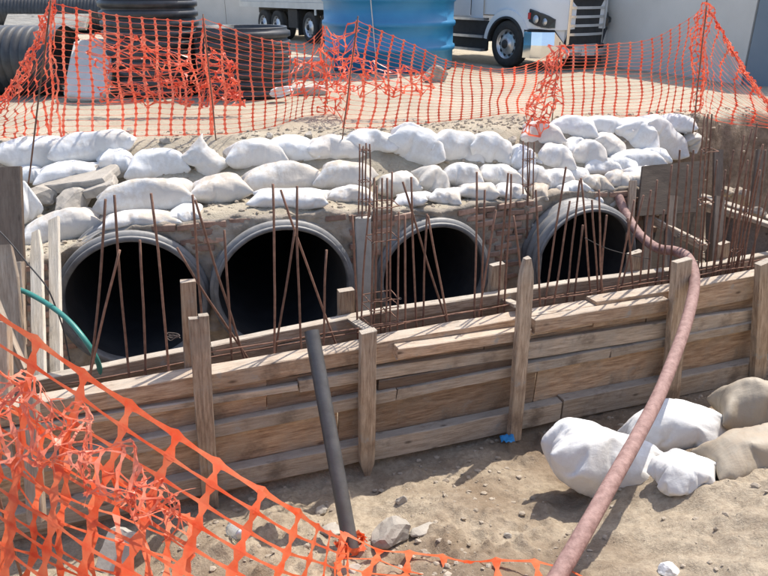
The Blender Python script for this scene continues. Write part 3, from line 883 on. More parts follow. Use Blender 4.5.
def bag_mesh(hl, hw_, ht, seed, style='sewn', wr=1.0):
    """a filled sack: length 2hl along x, width 2hw along y, height 2ht"""
    rnd = random.Random(seed); o = rnd.random() * 100
    V, Fc = rnd.choice(SACKS[style])
    mx, my, mz = [rnd.choice((-1, 1)) for _ in range(3)]
    if style == 'round': mx = 1
    flip = mx * my * mz < 0
    bendz = rnd.uniform(-0.14, 0.10) * hl; skew = rnd.uniform(-0.3, 0.3); twist = rnd.uniform(-0.25, 0.25); taper_ = rnd.uniform(-0.15, 0.15)
    vs = []
    for v in V:
        s, y, z = v.x * mx, v.y * my, v.z * mz
        if z < 0: z *= 0.8
        k = 1 + taper_ * s
        p = Vector((s * hl + skew * y * hw_ * 0.4, y * hw_ * k, z * ht * k))
        c_, s_ = math.cos(twist * s), math.sin(twist * s)
        p.y, p.z = p.y * c_ - p.z * s_ * 0.6, p.z * c_ + p.y * s_ * 0.6
        q = Vector((s * 1.3 + o, y * 1.1, z * 0.7))
        g = 0.20 * noise.noise(q * 1.3) + 0.035 * noise.noise(q * 3.1)
        cr = 1 - abs(noise.noise(Vector((o + s * 2.2 + y * 1.1, y * 1.5 - s * 0.9, z)))) * 3.0
        p.z += ht * (g - 0.045 * wr * max(0, cr - 0.5)) * (1 - s * s * 0.5)
        p.y += hw_ * 0.12 * noise.noise(q * 1.7 + Vector((9, 0, 0)))
        p.z += bendz * s * s
        vs.append(p)
    return mesh('sandbag', vs, [f[::-1] for f in Fc] if flip else Fc)

def bag_at(px, py, w, h, e=None, Y=None, roll=0.0, mat='sack', style='sewn', yaw=None, pitch=None, hw_=0.2, seed=None, t=None, wr=1.0):
    if t is None:
        if Y is None:
            P = atY(px, py, 8.0)
            for _ in range(4): P = atY(px, py, ROAD(P.x) - e)
        else: P = atY(px, py, Y)
    else: P = att(px, py, t)
    if t is None and e is not None:      # rest it on the soil where the soil is in the way
        g = depth(ground_hit(px, py + h * 0.48, False)) + hw_ * 0.55
        if depth(P) > g: P = att(px, py, g)
    d = depth(P); r = ray(px, py).normalized()
    el = math.asin(-r.z)
    hl = w / F_PX * d / 2 * 1.14
    hh = h / F_PX * d / 2 * 1.2
    ht = math.sqrt(max(0.0025, hh * hh - (hw_ * math.sin(el)) ** 2)) / math.cos(el) if hh > hw_ * math.sin(el) * 1.15 else hh * 0.6
    seed = seed or int(px * 13 + py * 7)
    rnd = random.Random(seed)
    me = bag_mesh(hl, hw_, ht, seed, style, wr)
    o = link('sandbag', me, mat, smooth=True)
    view = math.atan2(P.x, P.y)
    o.location = P
    o.rotation_euler = (pitch if pitch is not None else rnd.uniform(-0.15, 0.1), R(roll), (yaw if yaw is not None else rnd.uniform(-0.22, 0.3)) - view * 0.6 + 0.1)
    return o
# px, py, w, h, distance before the yard edge (or Y), roll, material, style, row
G1 = 'upper row of sandbags along the yard edge'; G2 = 'lower row of sandbags above the pipes'; G3 = 'sandbags heaped at the right end of the wall'
bags = [
 # upper row, left to right
 (28, 176, 30, 18, 0.55, 0, 'sack', 'sewn', 'U0'), (36, 155, 64, 31, 0.35, 4, 'sack', 'sewn', 'U'), (70, 172, 62, 18, 0.62, -3, 'sack', 'sewn', 'U0'),
 (94, 149, 74, 30, 0.30, -8, 'sack', 'sewn', 'U'), (119, 165, 38, 28, 0.5, 22, 'sack', 'tied', 'U'), (157, 167, 57, 31, 0.5, -2, 'sack', 'sewn', 'U'),
 (255, 156, 56, 29, 0.40, 3, 'sack', 'sewn', 'U'), (292, 151, 54, 26, 0.33, 5, 'sack', 'sewn', 'U'), (333, 150, 52, 24, 0.35, 4, 'sack', 'sewn', 'U'), (370, 144.5, 52, 25, 0.28, 6, 'sack', 'sewn', 'U'),
 (416, 148, 56, 37, 0.40, 22, 'sack', 'sewn', 'U'), (457, 150, 52, 32, 0.42, 17, 'sack', 'sewn', 'U'), (491, 152, 44, 32, 0.40, 20, 'sack', 'sewn', 'U'),
 (522, 160, 34, 24, 0.5, 8, 'sack', 'tied', 'U'), (555, 160, 38, 27, 0.55, 14, 'sack', 'sewn', 'U'),
 # lower row
 (146, 199, 92, 35, 1.10, -3, 'sack', 'sewn', 'L'), (142, 220, 74, 20, 1.22, 2, 'sack', 'sewn', 'L0'), (184, 215, 34, 18, 1.25, -12, 'sack', 'sewn', 'L0'),
 (220, 191, 58, 28, 1.00, 1, 'sack', 'sewn', 'L'), (282, 180, 83, 31, 0.86, 2, 'sack', 'sewn', 'L'), (290, 199, 72, 20, 1.05, 2, 'sack', 'sewn', 'L0'),
 (346, 177, 54, 28, 0.85, 0, 'sack', 'sewn', 'L'), (349, 195, 46, 18, 1.02, 0, 'sack', 'sewn', 'L0'), (398, 186, 40, 24, 0.95, 0, 'sack_dirty', 'sewn', 'L'), (412, 200, 34, 15, 1.08, -6, 'sack', 'sewn', 'L0'),
 (434, 186, 40, 31, 0.98, 28, 'sack_dirty', 'tied', 'L'), (461, 177, 42, 25, 0.85, 2, 'sack', 'sewn', 'L'), (446, 197, 32, 16, 1.08, 2, 'sack', 'sewn', 'L0'), (478, 193, 38, 18, 1.02, 2, 'sack', 'sewn', 'L0'),
 (500, 178, 42, 24, 0.88, 6, 'sack', 'sewn', 'L'), (509, 192, 32, 17, 1.02, 2, 'sack', 'sewn', 'L0'), (529, 178, 34, 24, 0.92, 8, 'sack', 'tied', 'L'), (557, 182, 32, 22, 0.95, 2, 'sack', 'sewn', 'L'),
 (537, 192, 22, 15, 1.05, 10, 'sack_dirty', 'tied', 'L0'), (571, 190, 26, 16, 1.1, -8, 'sack', 'sewn', 'L0'),
 # heap at the right
 (541, 136, 42, 25, 0.12, 3, 'sack', 'sewn', 'T'), (572, 130, 46, 24, 0.1, 2, 'sack', 'sewn', 'T'), (604, 129, 46, 22, 0.1, 8, 'sack', 'sewn', 'T'), (635, 137, 46, 32, 0.2, 32, 'sack', 'sewn', 'T'),
 (662, 139, 54, 27, 0.28, 38, 'sack', 'sewn', 'T'), (676, 125, 37, 18, 0.12, 4, 'sack', 'sewn', 'T'),
 (588, 156, 38, 26, 0.48, 18, 'sack', 'sewn', 'M'), (609, 148, 36, 22, 0.42, 30, 'sack', 'sewn', 'M'), (635, 164, 52, 24, 0.5, 2, 'sack', 'sewn', 'M'), (599, 168, 36, 18, 0.62, -4, 'sack', 'sewn', 'M'),
 (613, 181, 27, 20, 0.75, 15, 'sack', 'tied', 'B'), (593, 183, 26, 16, 0.8, 8, 'sack_dirty', 'tied', 'B'), (577, 176, 24, 16, 0.78, 0, 'sack', 'sewn', 'B'), (602, 199, 34, 17, 1.02, 10, 'sack', 'sewn', 'B'), (632, 181, 22, 17, 0.8, 0, 'sack', 'sewn', 'B'),
 (652, 158, 30, 18, 0.6, 0, 'sack', 'sewn', 'M'),
 (622, 168, 32, 20, 0.6, 10, 'sack', 'sewn', 'M'), (577, 150, 32, 20, 0.4, 6, 'sack', 'sewn', 'M'), (641, 176, 30, 18, 0.75, 0, 'sack', 'sewn', 'B'), (585, 196, 28, 16, 1.0, 5, 'sack', 'sewn', 'B'),
 (690, 141, 20, 18, 0.3, 60, 'sack_dirty', 'tied', 'M')]
ROWS = {'U': ('white sandbag in the upper row along the yard edge', G1), 'U0': ('white sandbag wedged under the upper row above the leftmost pipe', G1),
        'L': ('white sandbag on top of the lower row above the pipes', G2), 'L0': ('flattened white sandbag at the bottom of the lower row', G2),
        'T': ('white sandbag on top of the right-hand heap', G3), 'M': ('white sandbag in the middle of the right-hand heap', G3),
        'B': ('small white sandbag at the foot of the right-hand heap', G3)}
k = {}
for b in sorted(bags, key=lambda q: q[0]):
    o = bag_at(*b[:4], e=b[4], roll=b[5], mat='sack_low' if b[8] in ('L', 'L0', 'B') and b[6] == 'sack' else b[6], style=b[7])
    row, g = ROWS[b[8]]
    i = k.get(b[8], 0); k[b[8]] = i + 1
    tag(o, f'{row}, {ORD[i]} from left', 'sandbag', g)
# the bag standing on one corner
o = link('sandbag', bag_mesh(0.25, 0.23, 0.13, 5, 'sewn'), 'sack', smooth=True); o.location = atY(206, 160, 7.74); o.rotation_euler = (R(72), R(44), R(8))
tag(o, 'white sandbag standing with one corner pointing up in the upper row', 'sandbag', G1)
# bag low on the left, by the battens
o = bag_at(62, 228, 72, 30, Y=6.75, roll=-6, yaw=0.1)
tag(o, 'grimy white sandbag low on the left, behind the two pale battens', 'sandbag')
o = bag_at(22, 205, 22, 40, Y=6.9, roll=5, yaw=0.4)
tag(o, 'grimy white sandbag at the far left behind the dark board', 'sandbag')
# foreground bags
def big_bag(px, py, w, h, roll, yaw, mat, style, label, lift=0.45, hw_=0.26, seed=3):
    G = ground_hit(px, py + h * 0.42)
    o = bag_at(px, py, w, h, t=depth(G) + hw_ * 0.62, roll=roll, yaw=yaw, mat=mat, style=style, hw_=hw_, seed=seed, pitch=-0.05, wr=1.5)
    tag(o, label, 'sandbag', 'sandbags lying in the foreground'); return o
big_bag(613, 465, 138, 62, 15, 0.2, 'sack_clean', 'round', 'big clean white sandbag lying under the red hose', hw_=0.3, seed=21)
big_bag(680, 429, 108, 48, -8, 0.1, 'sack_clean', 'round', 'clean white sandbag with tied neck behind the big white one', hw_=0.24, seed=15)
big_bag(689, 471, 66, 36, -12, 0.2, 'sack_clean', 'round', 'small clean white sandbag wedged beside the big white one', hw_=0.2, seed=30)
big_bag(752, 409, 66, 54, -8, 0.1, 'sack_sand', 'sewn', 'sand-coloured bag at the right edge against the formwork', hw_=0.26, seed=41)
big_bag(752, 452, 84, 46, -14, 0.2, 'sack_sand', 'sewn', 'sand-coloured bag half buried at the right edge below the other', hw_=0.28, seed=52)
# 
# ================================================================ broken concrete among the bags on the left
def slab_at(px, py, Y, size, rot, seed, label, mat='stone', cat='rubble', group='broken concrete among the sandbags'):
    o = link('concrete_slab', slab('concrete_slab', size, seed), mat); o.location = atY(px, py, Y); o.rotation_euler = rot
    return tag(o, label, cat, group)
slab_at(79, 179, 7.35, (0.86, 0.5, 0.11), (0.16, R(-8), -0.1), 5, 'flat broken concrete slab tilted under the left sandbags')
slab_at(101, 187, 7.15, (0.34, 0.3, 0.10), (0.15, R(-16), 0.1), 8, 'small wedge of broken concrete under the tilted slab')
def rock_at(px, py, Y, size, seed, label, mat='stone', rot=(0, 0, 0), cat='rock', group=None, t=None):
    o = rock('rock', atY(px, py, Y) if t is None else att(px, py, t), size, mat, seed, rot); return tag(o, label, cat, group)
GR = 'rocks among the sandbags'
rock_at(36, 198, 7.1, (0.235, 0.2, 0.145), 4, 'pale squarish rock under the sandbags beside the dark board', rot=(0, 0.05, 0.3), group=GR)
rock_at(71, 202, 7.0, (0.25, 0.22, 0.14), 9, 'pale jagged rock below the tilted concrete slab', rot=(0.1, -0.2, 0.8), group=GR)
rock_at(33, 217, 6.95, (0.14, 0.16, 0.085), 12, 'small pale rock beneath the squarish one on the left', rot=(0, 0, 0.2), group=GR)

# ================================================================ boards and battens on the left
def loose(name, px0, y0, t0, px1, y1, t1, wpx, thick, mat, label, cat='board', group=None, normal=(0, -1, 0), taper=None):
    a, b = att(px0, y0, t0), att(px1, y1, t1)
    o = plank(name, a, b, wpx / F_PX * (t0 + t1) / 2, thick, mat, None, normal, 0.005, taper=taper)
    return tag(o, label, cat, group)
loose('batten', 36, 232, 6.3, 40, 395, 5.45, 15, 0.035, 'wood_pale', 'pale new batten standing left of the leftmost pipe, shorter of two', 'batten', 'pale battens left of the pipes', taper=lambda u: min(1, .6 + u * 14))
loose('batten', 54, 219, 6.4, 57, 395, 5.5, 13, 0.035, 'wood_pale', 'pale new batten standing in front of the leftmost pipe, taller of two', 'batten', 'pale battens left of the pipes')
loose('board', 8, 167, 6.0, 14, 330, 6.1, 26, 0.045, 'wood_dark', 'wide dark board standing at the far left edge', 'board')
loose('board', 6, 245, 5.4, 18, 372, 5.5, 20, 0.04, 'wood_grey', 'grey weathered board leaning at the far left above the net', 'board', taper=lambda u: min(1, .55 + u * 9))
loose('stake', 19, 262, 5.7, 22, 345, 5.7, 8, 0.05, 'wood_grey', 'short rounded stake peeping out behind the grey board', 'stake')
loose('board', -6, 300, 5.0, 24, 370, 5.0, 8, 0.05, 'wood_grey', 'narrow board slanting at the far left behind the net', 'board')
loose('stake', 29, 395, 4.55, 37, 520, 4.6, 16, 0.07, 'wood_grey', 'stake at the left end of the formwork behind the orange net', 'stake')
loose('board', -12, 345, 4.9, 5, 480, 4.9, 26, 0.04, 'wood_grey', 'grey board standing in the left corner behind the orange net', 'board')
loose('stake', 3, 322, 4.8, 6, 420, 4.8, 14, 0.07, 'wood', 'brown stake in the left corner behind the orange net', 'stake')

# ================================================================ formwork of the wing wall on the right
sf = empty('wing_formwork', att(690, 250, 8.2))
tag(sf, 'dark plywood and stakes of the wing wall formwork at the right', 'formwork')
def sheet(pts, ts, thick, mat, name='plywood_sheet'):
    c = [att(x, y, t) for (x, y), t in zip(pts, ts)]
    nrm = (c[1] - c[0]).cross(c[3] - c[0]).normalized()
    if nrm.y > 0: nrm = -nrm
    vs = c + [q - nrm * thick for q in c]
    return place(name, vs, [(0, 1, 2, 3), (7, 6, 5, 4), (0, 4, 5, 1), (1, 5, 6, 2), (2, 6, 7, 3), (3, 7, 4, 0)], mat, sf)
sheet([(643, 166), (708, 160), (698, 212), (638, 216)], [8.05, 8.35, 8.25, 7.95], 0.03, 'ply')
sheet([(638, 219), (704, 208), (700, 285), (634, 290)], [8.35, 8.65, 8.5, 8.2], 0.03, 'ply')
sheet([(706, 212), (790, 232), (790, 300), (704, 296)], [8.5, 7.6, 7.5, 8.4], 0.03, 'wood_dark')
def sbeam(x0, y0, t0, x1, y1, t1, wd, th, mat='wood_grey', name='waler', nrm=(0, 0, 1)):
    return plank(name, att(x0, y0, t0), att(x1, y1, t1), wd, th, mat, sf, nrm, 0.005)
sbeam(650, 219, 8.2, 707, 248, 7.9, 0.06, 0.09)
sbeam(704, 203, 8.5, 790, 232, 7.5, 0.09, 0.05, 'wood_grey')
sbeam(700, 196, 9.0, 792, 226, 8.3, 0.16, 0.05, 'wood_grey')
sbeam(640, 216, 8.4, 702, 205, 8.7, 0.05, 0.03)
def sstake(x0, y0, t0, x1, y1, t1, wpx, th, mat='wood_dark'):
    return plank('stake', att(x0, y0, t0), att(x1, y1, t1), wpx / F_PX * t0, th, mat, sf, (0, -1, 0), 0.005)
sstake(672, 196, 8.15, 666, 290, 8.0, 10, 0.06)
sstake(649, 204, 8.1, 645, 290, 8.0, 9, 0.06)
sstake(633, 181, 8.0, 629, 240, 8.0, 7, 0.05, 'wood')
sstake(718, 150, 8.9, 716, 240, 8.9, 9, 0.06)
sstake(719, 197, 8.2, 714, 290, 8.1, 10, 0.07)
sstake(762, 150, 8.6, 752, 226, 8.6, 10, 0.06)
# a loose coil of tie wire hanging on the waler, rubble under it
vv, ff = tube(wire_loop(att(684, 236, 8.0), 0.07, 5, 5, 60), 0.004, 5)
tag(place('wire_coil', vv, ff, 'wire'), 'tangled coil of tie wire on the slanting beam of the wing formwork', 'wire')
vv, ff = tube(wire_loop(rplane(173, 336), 0.05, 8, 3, 40), 0.003, 5)
tag(place('wire_coil', vv, ff, 'wire'), 'small loop of tie wire beside the brown stake at the leftmost pipe', 'wire')
for i, (x, y, t, s) in enumerate(((745, 196, 9.0, .16), (728, 192, 9.05, .11), (757, 212, 8.5, .10))):
    rock_at(x, y, 0, (s * 1.2, s, s * .7), 60 + i, ['large clod of earth behind the wing formwork at the right', 'middle-sized clod of earth behind the wing formwork at the right', 'small clod of earth on the wing formwork at the right edge'][i],
            'clod', (0.2, 0.1, i), 'clod', 'clods behind the wing formwork', t=t)

# ================================================================ hoses, pole, cable
def run(name, pts, r, mat, label, cat, n=12, k=10):
    v, f = tube(spline(pts, k), r, n); return tag(place(name, v, f, mat, smooth=True), label, cat)
run('hose', [att(607, 176, 8.9), att(612, 183, 8.5), att(618, 195, 8.15), att(625, 212, 8.0), att(639, 234, 7.7), att(657, 248, 7.35), att(674, 251, 7.0), att(687, 257, 6.72), att(694, 274, 6.5),
             att(693, 295, 6.3), att(684, 330, 5.85), att(662, 388, 5.2), att(640, 432, 4.75), att(612, 482, 4.3), att(585, 530, 3.98), att(558, 576, 3.75), att(530, 620, 3.55)], 0.051, 'hose',
    'faded red hose running from the rightmost pipe over the formwork to the foreground', 'hose', 16)
run('garden_hose', [att(18, 289, 5.6), att(32, 295, 5.5), att(52, 307, 5.35), att(70, 322, 5.25), att(85, 340, 5.2), att(95, 356, 5.25), att(100, 370, 5.35), att(102, 395, 5.5)], 0.021, 'green',
    'green garden hose arching over the left end of the formwork', 'hose', 10)
run('cable', [att(-8, 224, 5.3), att(8, 240, 5.3), att(28, 264, 5.3), att(46, 286, 5.3), att(56, 308, 5.35), att(64, 332, 5.4), att(70, 362, 5.5)], 0.006, 'cable',
    'thin dark cable drooping across the pale battens', 'cable', 6)
run('cable', [atplane(585, 238, RP, FN), atplane(603, 247, RP, FN), atplane(622, 253, RP, FN), atplane(650, 259, RP, FN)], 0.004, 'cable',
    'thin wire slanting across the rightmost pipe mouth', 'cable', 6)
# black plastic pole, an open length of pipe
a = ground_hit(351, 548); tb = depth(a)
b = att(311.5, 331, tb + 0.30)
dv = (a - b).normalized()
v, f = tube([b, b + dv * 0.02] + [b.lerp(a + dv * 0.2, i / 10) for i in range(1, 11)], 0.056, 24, cap=False)
pole = place('plastic_pole', v, f, 'pvc', smooth=True)
tag(pole, 'black plastic pipe standing upright in the foreground dirt', 'pole')
v, f = tube([b, b + dv * 0.001, b + dv * 0.5], [0.056, 0.047, 0.047], 24, cap=False)
place('bore', v, f, 'pvc', pole, True, True).matrix_parent_inverse = Matrix.Translation(-pole.location)

# ================================================================ stones and rubbish in the foreground
def on_ground(px, py, near=True): return ground_hit(px, py, near)
def fstone(px, py, size, seed, label, mat='stone', rot=(0, 0, 0), cat='rock', grp='stones in the foreground'):
    P = on_ground(px, py); o = rock('rock', P + Vector((0, 0, size[2] * 0.35)), size, mat, seed, rot)
    return tag(o, label, cat, grp)
fstone(391, 538, (0.155, 0.13, 0.11), 4, 'grey broken rock at the foot of the black pole', rot=(0, 0, 0.4))
fstone(424, 531, (0.12, 0.07, 0.04), 8, 'flat grey stone lying right of the broken rock', rot=(0, 0.1, 0.7))
fstone(333, 533, (0.09, 0.08, 0.045), 15, 'small flat stone left of the black pole', rot=(0, 0, 0.2))
fstone(321, 513, (0.06, 0.05, 0.06), 19, 'small upright stone behind the net, left of the pole', rot=(0, 0, 0.9))
fstone(508, 537, (0.035, 0.03, 0.025), 23, 'tiny dark pebble on the slope below the big white sandbag')
fstone(401, 503, (0.05, 0.03, 0.06), 25, 'thin upright stone by the pointed stake')
fstone(352, 572, (0.075, 0.06, 0.04), 27, 'flat stone at the bottom edge under the net')
fstone(668, 573, (0.06, 0.05, 0.045), 29, 'white lump at the bottom edge right of the red hose', mat='sack_clean')
P = on_ground(120, 562); o = link('concrete_slab', slab('concrete_slab', (0.25, 0.34, 0.06), 31), 'concrete'); o.location = P + Vector((0, 0, 0.1)); o.rotation_euler = (0.9, 0.15, -0.25)
tag(o, 'pale chunk of concrete slab under the orange net at the lower left', 'rubble')
# clear plastic jar on its side
P = on_ground(232, 534)
mb = MB(); mb.lathe([(0.001, 0.0), (0.045, 0.0), (0.052, 0.012), (0.052, 0.11), (0.040, 0.135), (0.030, 0.15)], 24)
jr = empty('plastic_jar', P + Vector((0, 0, 0.055))); jr.rotation_euler = (R(70), 0.2, R(35))
tag(jr, 'clear plastic jar lying by the cracked stake behind the net', 'jar')
mb.build('jar_body', 'glass', jr, True, False)
mb = MB(); mb.lathe([(0.001, 0.165), (0.034, 0.165), (0.034, 0.148), (0.031, 0.148)], 24); mb.build('lid', 'alu', jr, True, False)
P = on_ground(507, 444)
vs = []; fs = []
for j in range(7):
    for i in range(7):
        vs.append(P + Vector(((i - 3) * 0.022, (j - 3) * 0.02, 0.06 + 0.03 * nz(i * .6, j * .6, 3) + 0.015 * (i % 2))))
for j in range(6):
    for i in range(6): fs.append((j * 7 + i, j * 7 + i + 1, j * 7 + i + 8, j * 7 + i + 7))
tag(place('plastic_scrap', vs, fs, 'blue_scrap', smooth=True), 'scrap of blue plastic at the foot of the split-top stake', 'scrap')

# ================================================================ orange safety nets
def net(name, top, bot, cols, rows, label, node=0.02, thin=0.0035, cw=0.006, bulge=0.05, seed=1, grp=None, crumple=0.0, parent=None, rowpow=1.0, cat='safety net', shred=0.0, freq=0.6, frays=0, mat='net'):
    """plastic barrier mesh: upright bands joined by drawn-out strands. top/bot: polylines of world points"""
    def curve(pts):
        pts = [Vector(p) for p in pts]; L = [0]
        for a, b in zip(pts, pts[1:]): L.append(L[-1] + (b - a).length)
        def at(u):
            d = u * L[-1]
            for i in range(len(pts) - 1):
                if d <= L[i + 1] or i == len(pts) - 2: return pts[i].lerp(pts[i + 1], min(1, max(0, (d - L[i]) / max(1e-6, L[i + 1] - L[i]))))
        return at
    T, B = curve(spline(top, 6)), curve(spline(bot, 6))
    rnd = random.Random(seed); o = rnd.random() * 60
    def S(u, v):
        p = T(u).lerp(B(u), v ** rowpow)
        q = Vector((nz(o + u * cols * .22, v * 2.0, 1), nz(o + u * cols * .22, v * 2.0, 5) , nz(o + u * cols * .25, v * 2.0, 9) * .5)) * bulge * (0.4 + math.sin(math.pi * min(1, max(0, v))))
        if crumple: q += Vector((nz(o + u * cols * freq, v * rows * freq, 11), nz(o + u * cols * freq, v * rows * freq, 15), nz(o + u * cols * freq, v * rows * freq, 19))) * crumple
        return p + q
    vs = []; fs = []
    G = [[S(i / (cols - 1), j / (rows - 1)) for j in range(rows)] for i in range(cols)]
    def strip_(pts, side, ws):
        k0 = len(vs)
        for p, sd, w in zip(pts, side, ws):
            vs.append(p - sd * w); vs.append(p + sd * w)
        for q in range(len(pts) - 1):
            a = k0 + 2 * q; fs.append((a, a + 1, a + 3, a + 2))
    def nrm(d): return d.normalized() if d.length > 1e-6 else Vector((1, 0, 0))
    for i in range(cols):
        sd = nrm(G[min(i + 1, cols - 1)][0] - G[max(i - 1, 0)][0])
        pts = []; sds = []; ws = []
        for j in range(rows):
            sd = nrm(G[min(i + 1, cols - 1)][j] - G[max(i - 1, 0)][j])
            pts.append(G[i][j]); sds.append(sd); ws.append(node * (0.9 + 0.3 * rnd.random()))
            if j < rows - 1:
                pts.append((G[i][j] + G[i][j + 1]) / 2); sds.append(sd); ws.append(cw)
        strip_(pts, sds, ws)
    for j in range(rows):
        edge = 1.7 if j in (0, rows - 1) else 1.0
        for i in range(cols - 1):
            if shred and rnd.random() < shred and 0 < j < rows - 1: continue
            a, b = G[i][j], G[i + 1][j]
            sd = nrm(G[i][min(j + 1, rows - 1)] - G[i][max(j - 1, 0)]); sd2 = nrm(G[i + 1][min(j + 1, rows - 1)] - G[i + 1][max(j - 1, 0)])
            us = [0.0, 0.16, 0.5, 0.84, 1.0]
            sag = (b - a).length * 0.02
            strip_([a.lerp(b, u) - Vector((0, 0, sag * 4 * u * (1 - u))) for u in us], [sd.lerp(sd2, u).normalized() for u in us], [w * edge for w in (node * .55, thin * 1.5, thin, thin * 1.5, node * .55)])
    for _ in range(frays):      # torn ends curling out of the mesh
        p = G[rnd.randrange(cols)][rnd.randrange(rows)].copy(); L = rnd.uniform(0.05, 0.16)
        d = Vector((rnd.gauss(0, 1), rnd.gauss(0, .6), rnd.gauss(-.5, .8))).normalized(); c = Vector((rnd.gauss(0, 1), rnd.gauss(0, 1), rnd.gauss(0, 1))) * 0.25
        P_ = []; S_ = []
        for q in range(6):
            P_.append(p.copy()); p = p + d * (L / 5); d = (d + c).normalized(); S_.append(nrm(d.cross(Vector((0.3, 1, 0.2)))))
        strip_(P_, S_, [0.0065, 0.006, 0.005, 0.0045, 0.0035, 0.002])
    o_ = place(name, vs, fs, mat, parent)
    if label: tag(o_, label, cat, grp)
    return o_
GN = 'orange nets along the yard edge'
def yl(pts, back=0.0):     # polyline of image pixels put just behind the yard edge: (px, py)
    out = []
    for (x, y) in pts:
        P = atY(x, y, 8.6)
        for _ in range(4): P = atY(x, y, ROAD(P.x) + 0.25 + back)
        out.append(P)
    return out
def gnd(pts, z=0.03): return [atz(x, y, z) for x, y in pts]
def mixline(top, bot, du=0.0):
    """bottom edge lies on the yard; the top hangs plumb over it at the height its image pixels give"""
    B = gnd(bot); T = []
    def Yb(px):
        return interp([(b[0], q.y) for b, q in zip(bot, B)], px)
    for (x, y) in top: T.append(atY(x, y, Yb(x) + du))
    return T, B
def mnet(name, top, bot, cols, rows, label, **kw):
    T, B = mixline(top, bot, kw.pop('du', 0.0)); return net(name, T, B, cols, rows, label, grp=GN, **kw)
mnet('safety_net', [(-30, 120), (0, 98), (22, 64), (38, 30), (50, 3)], [(-30, 138), (5, 138), (24, 138), (44, 138), (62, 137)], 9, 20, 'orange net pulled to a peak at the far left post', node=0.018, cw=0.010, thin=0.002, seed=2, crumple=0.05)
mnet('safety_net', [(50, 2), (90, 11), (140, 18), (190, 21), (204, 18)], [(52, 138), (90, 137), (130, 136), (170, 135), (212, 134)], 13, 22, 'orange net in front of the pale slab and the tall black pipe', node=0.018, cw=0.010, thin=0.0017, seed=3, bulge=0.08)
mnet('safety_net', [(203, 18), (228, 27), (252, 36), (278, 41), (305, 44), (323, 26)], [(212, 134), (235, 133), (258, 129), (282, 123), (305, 116), (326, 114)], 12, 22, 'sagging orange net in front of the short black pipe', node=0.018, cw=0.010, thin=0.0017, seed=4, bulge=0.08)
mnet('safety_net', [(323, 26), (332, 38), (344, 32), (357, 20)], [(318, 114), (328, 112), (336, 114), (345, 120)], 8, 22, 'bunched orange net before the left side of the blue tank', node=0.018, thin=0.005, seed=5, bulge=0.15, crumple=0.14)
mnet('safety_net', [(357, 20), (381, 31), (419, 47), (449, 61), (497, 69), (536, 62), (560, 46)], [(343, 128), (380, 127), (432, 122), (470, 118), (500, 114), (524, 113), (540, 118)], 20, 22, 'long drooping orange net between the blue tank and the truck wheel', node=0.018, cw=0.010, thin=0.0017, seed=6, bulge=0.08)
mnet('safety_net', [(546, 58), (553, 49), (560, 46), (566, 48)], [(522, 131), (528, 130), (536, 130), (548, 128)], 7, 24, 'gathered orange net bunched down onto a sandbag in front of the truck', node=0.018, thin=0.006, seed=7, bulge=0.14, crumple=0.12)
mnet('safety_net', [(562, 46), (590, 45), (613, 44), (654, 38), (690, 18), (706, 3)], [(560, 118), (585, 117), (610, 116), (641, 115), (672, 112), (700, 110)], 15, 22, 'orange net rising to the tall post in front of the grey wall', node=0.018, cw=0.010, thin=0.0017, seed=8, bulge=0.07)
mnet('safety_net', [(706, 3), (722, 30), (741, 62), (758, 88), (785, 120)], [(700, 112), (718, 121), (740, 124), (760, 126), (790, 130)], 8, 22, 'orange net falling away to the right of the tall post', node=0.018, cw=0.010, thin=0.002, seed=9, bulge=0.06, crumple=0.03)
mnet('safety_net', [(700, 8), (704, 3), (708, 3), (712, 8)], [(692, 112), (695, 111), (698, 110), (700, 111)], 5, 22, 'orange net wound around the tall post in front of the grey wall', node=0.018, thin=0.006, seed=12, bulge=0.06, crumple=0.06)
def rope(pts, dep, label, seed, w=0.09):
    T = [atY(x, y, dep) for x, y in pts]
    net('safety_net', T, [p + Vector((0.05, -0.02, -w)) for p in T], 44, 6, label, node=0.013, thin=0.006, cw=0.008, seed=seed, bulge=0.02, crumple=0.07, grp=GN)
rope([(51, 0), (40, 24), (30, 50), (16, 76), (2, 96), (-22, 118)], atz(40, 138, 0).y - 0.02, 'thick twisted rope of orange net falling from the far left post', 41)
rope([(706, 4), (722, 32), (741, 64), (758, 90), (785, 122)], atz(720, 122, 0).y - 0.15, 'twisted edge of orange net slanting down right of the tall post', 42)
# slack layers heaped behind
net('safety_net', [atY(100, 34, 9.9), atY(130, 36, 9.9), atY(160, 45, 9.9), atY(190, 56, 9.9)], [atY(100, 100, 9.7), atY(130, 102, 9.7), atY(160, 102, 9.7), atY(190, 102, 9.7)], 9, 20,
    'crumpled spare orange net hung against the tall black pipe', node=0.024, thin=0.007, seed=31, bulge=0.12, crumple=0.18, grp=GN)
net('safety_net', [atY(196, 55, 9.9), atY(210, 48, 9.9), atY(226, 60, 9.9), atY(236, 82, 9.9)], [atY(196, 102, 9.7), atY(210, 102, 9.7), atY(226, 102, 9.7), atY(238, 102, 9.7)], 8, 18,
    'crumpled spare orange net hung against the short black pipe', node=0.024, thin=0.007, seed=32, bulge=0.12, crumple=0.18, grp=GN)
net('safety_net', [atY(300, 62, 9.7), atY(340, 56, 9.7), atY(385, 66, 9.7), atY(425, 74, 9.7)], [atY(290, 88, 9.4), atY(340, 90, 9.4), atY(385, 92, 9.4), atY(430, 90, 9.4)], 14, 9,
    'slack orange net heaped at the foot of the blue tank', node=0.02, thin=0.006, seed=33, bulge=0.15, crumple=0.18, grp=GN)
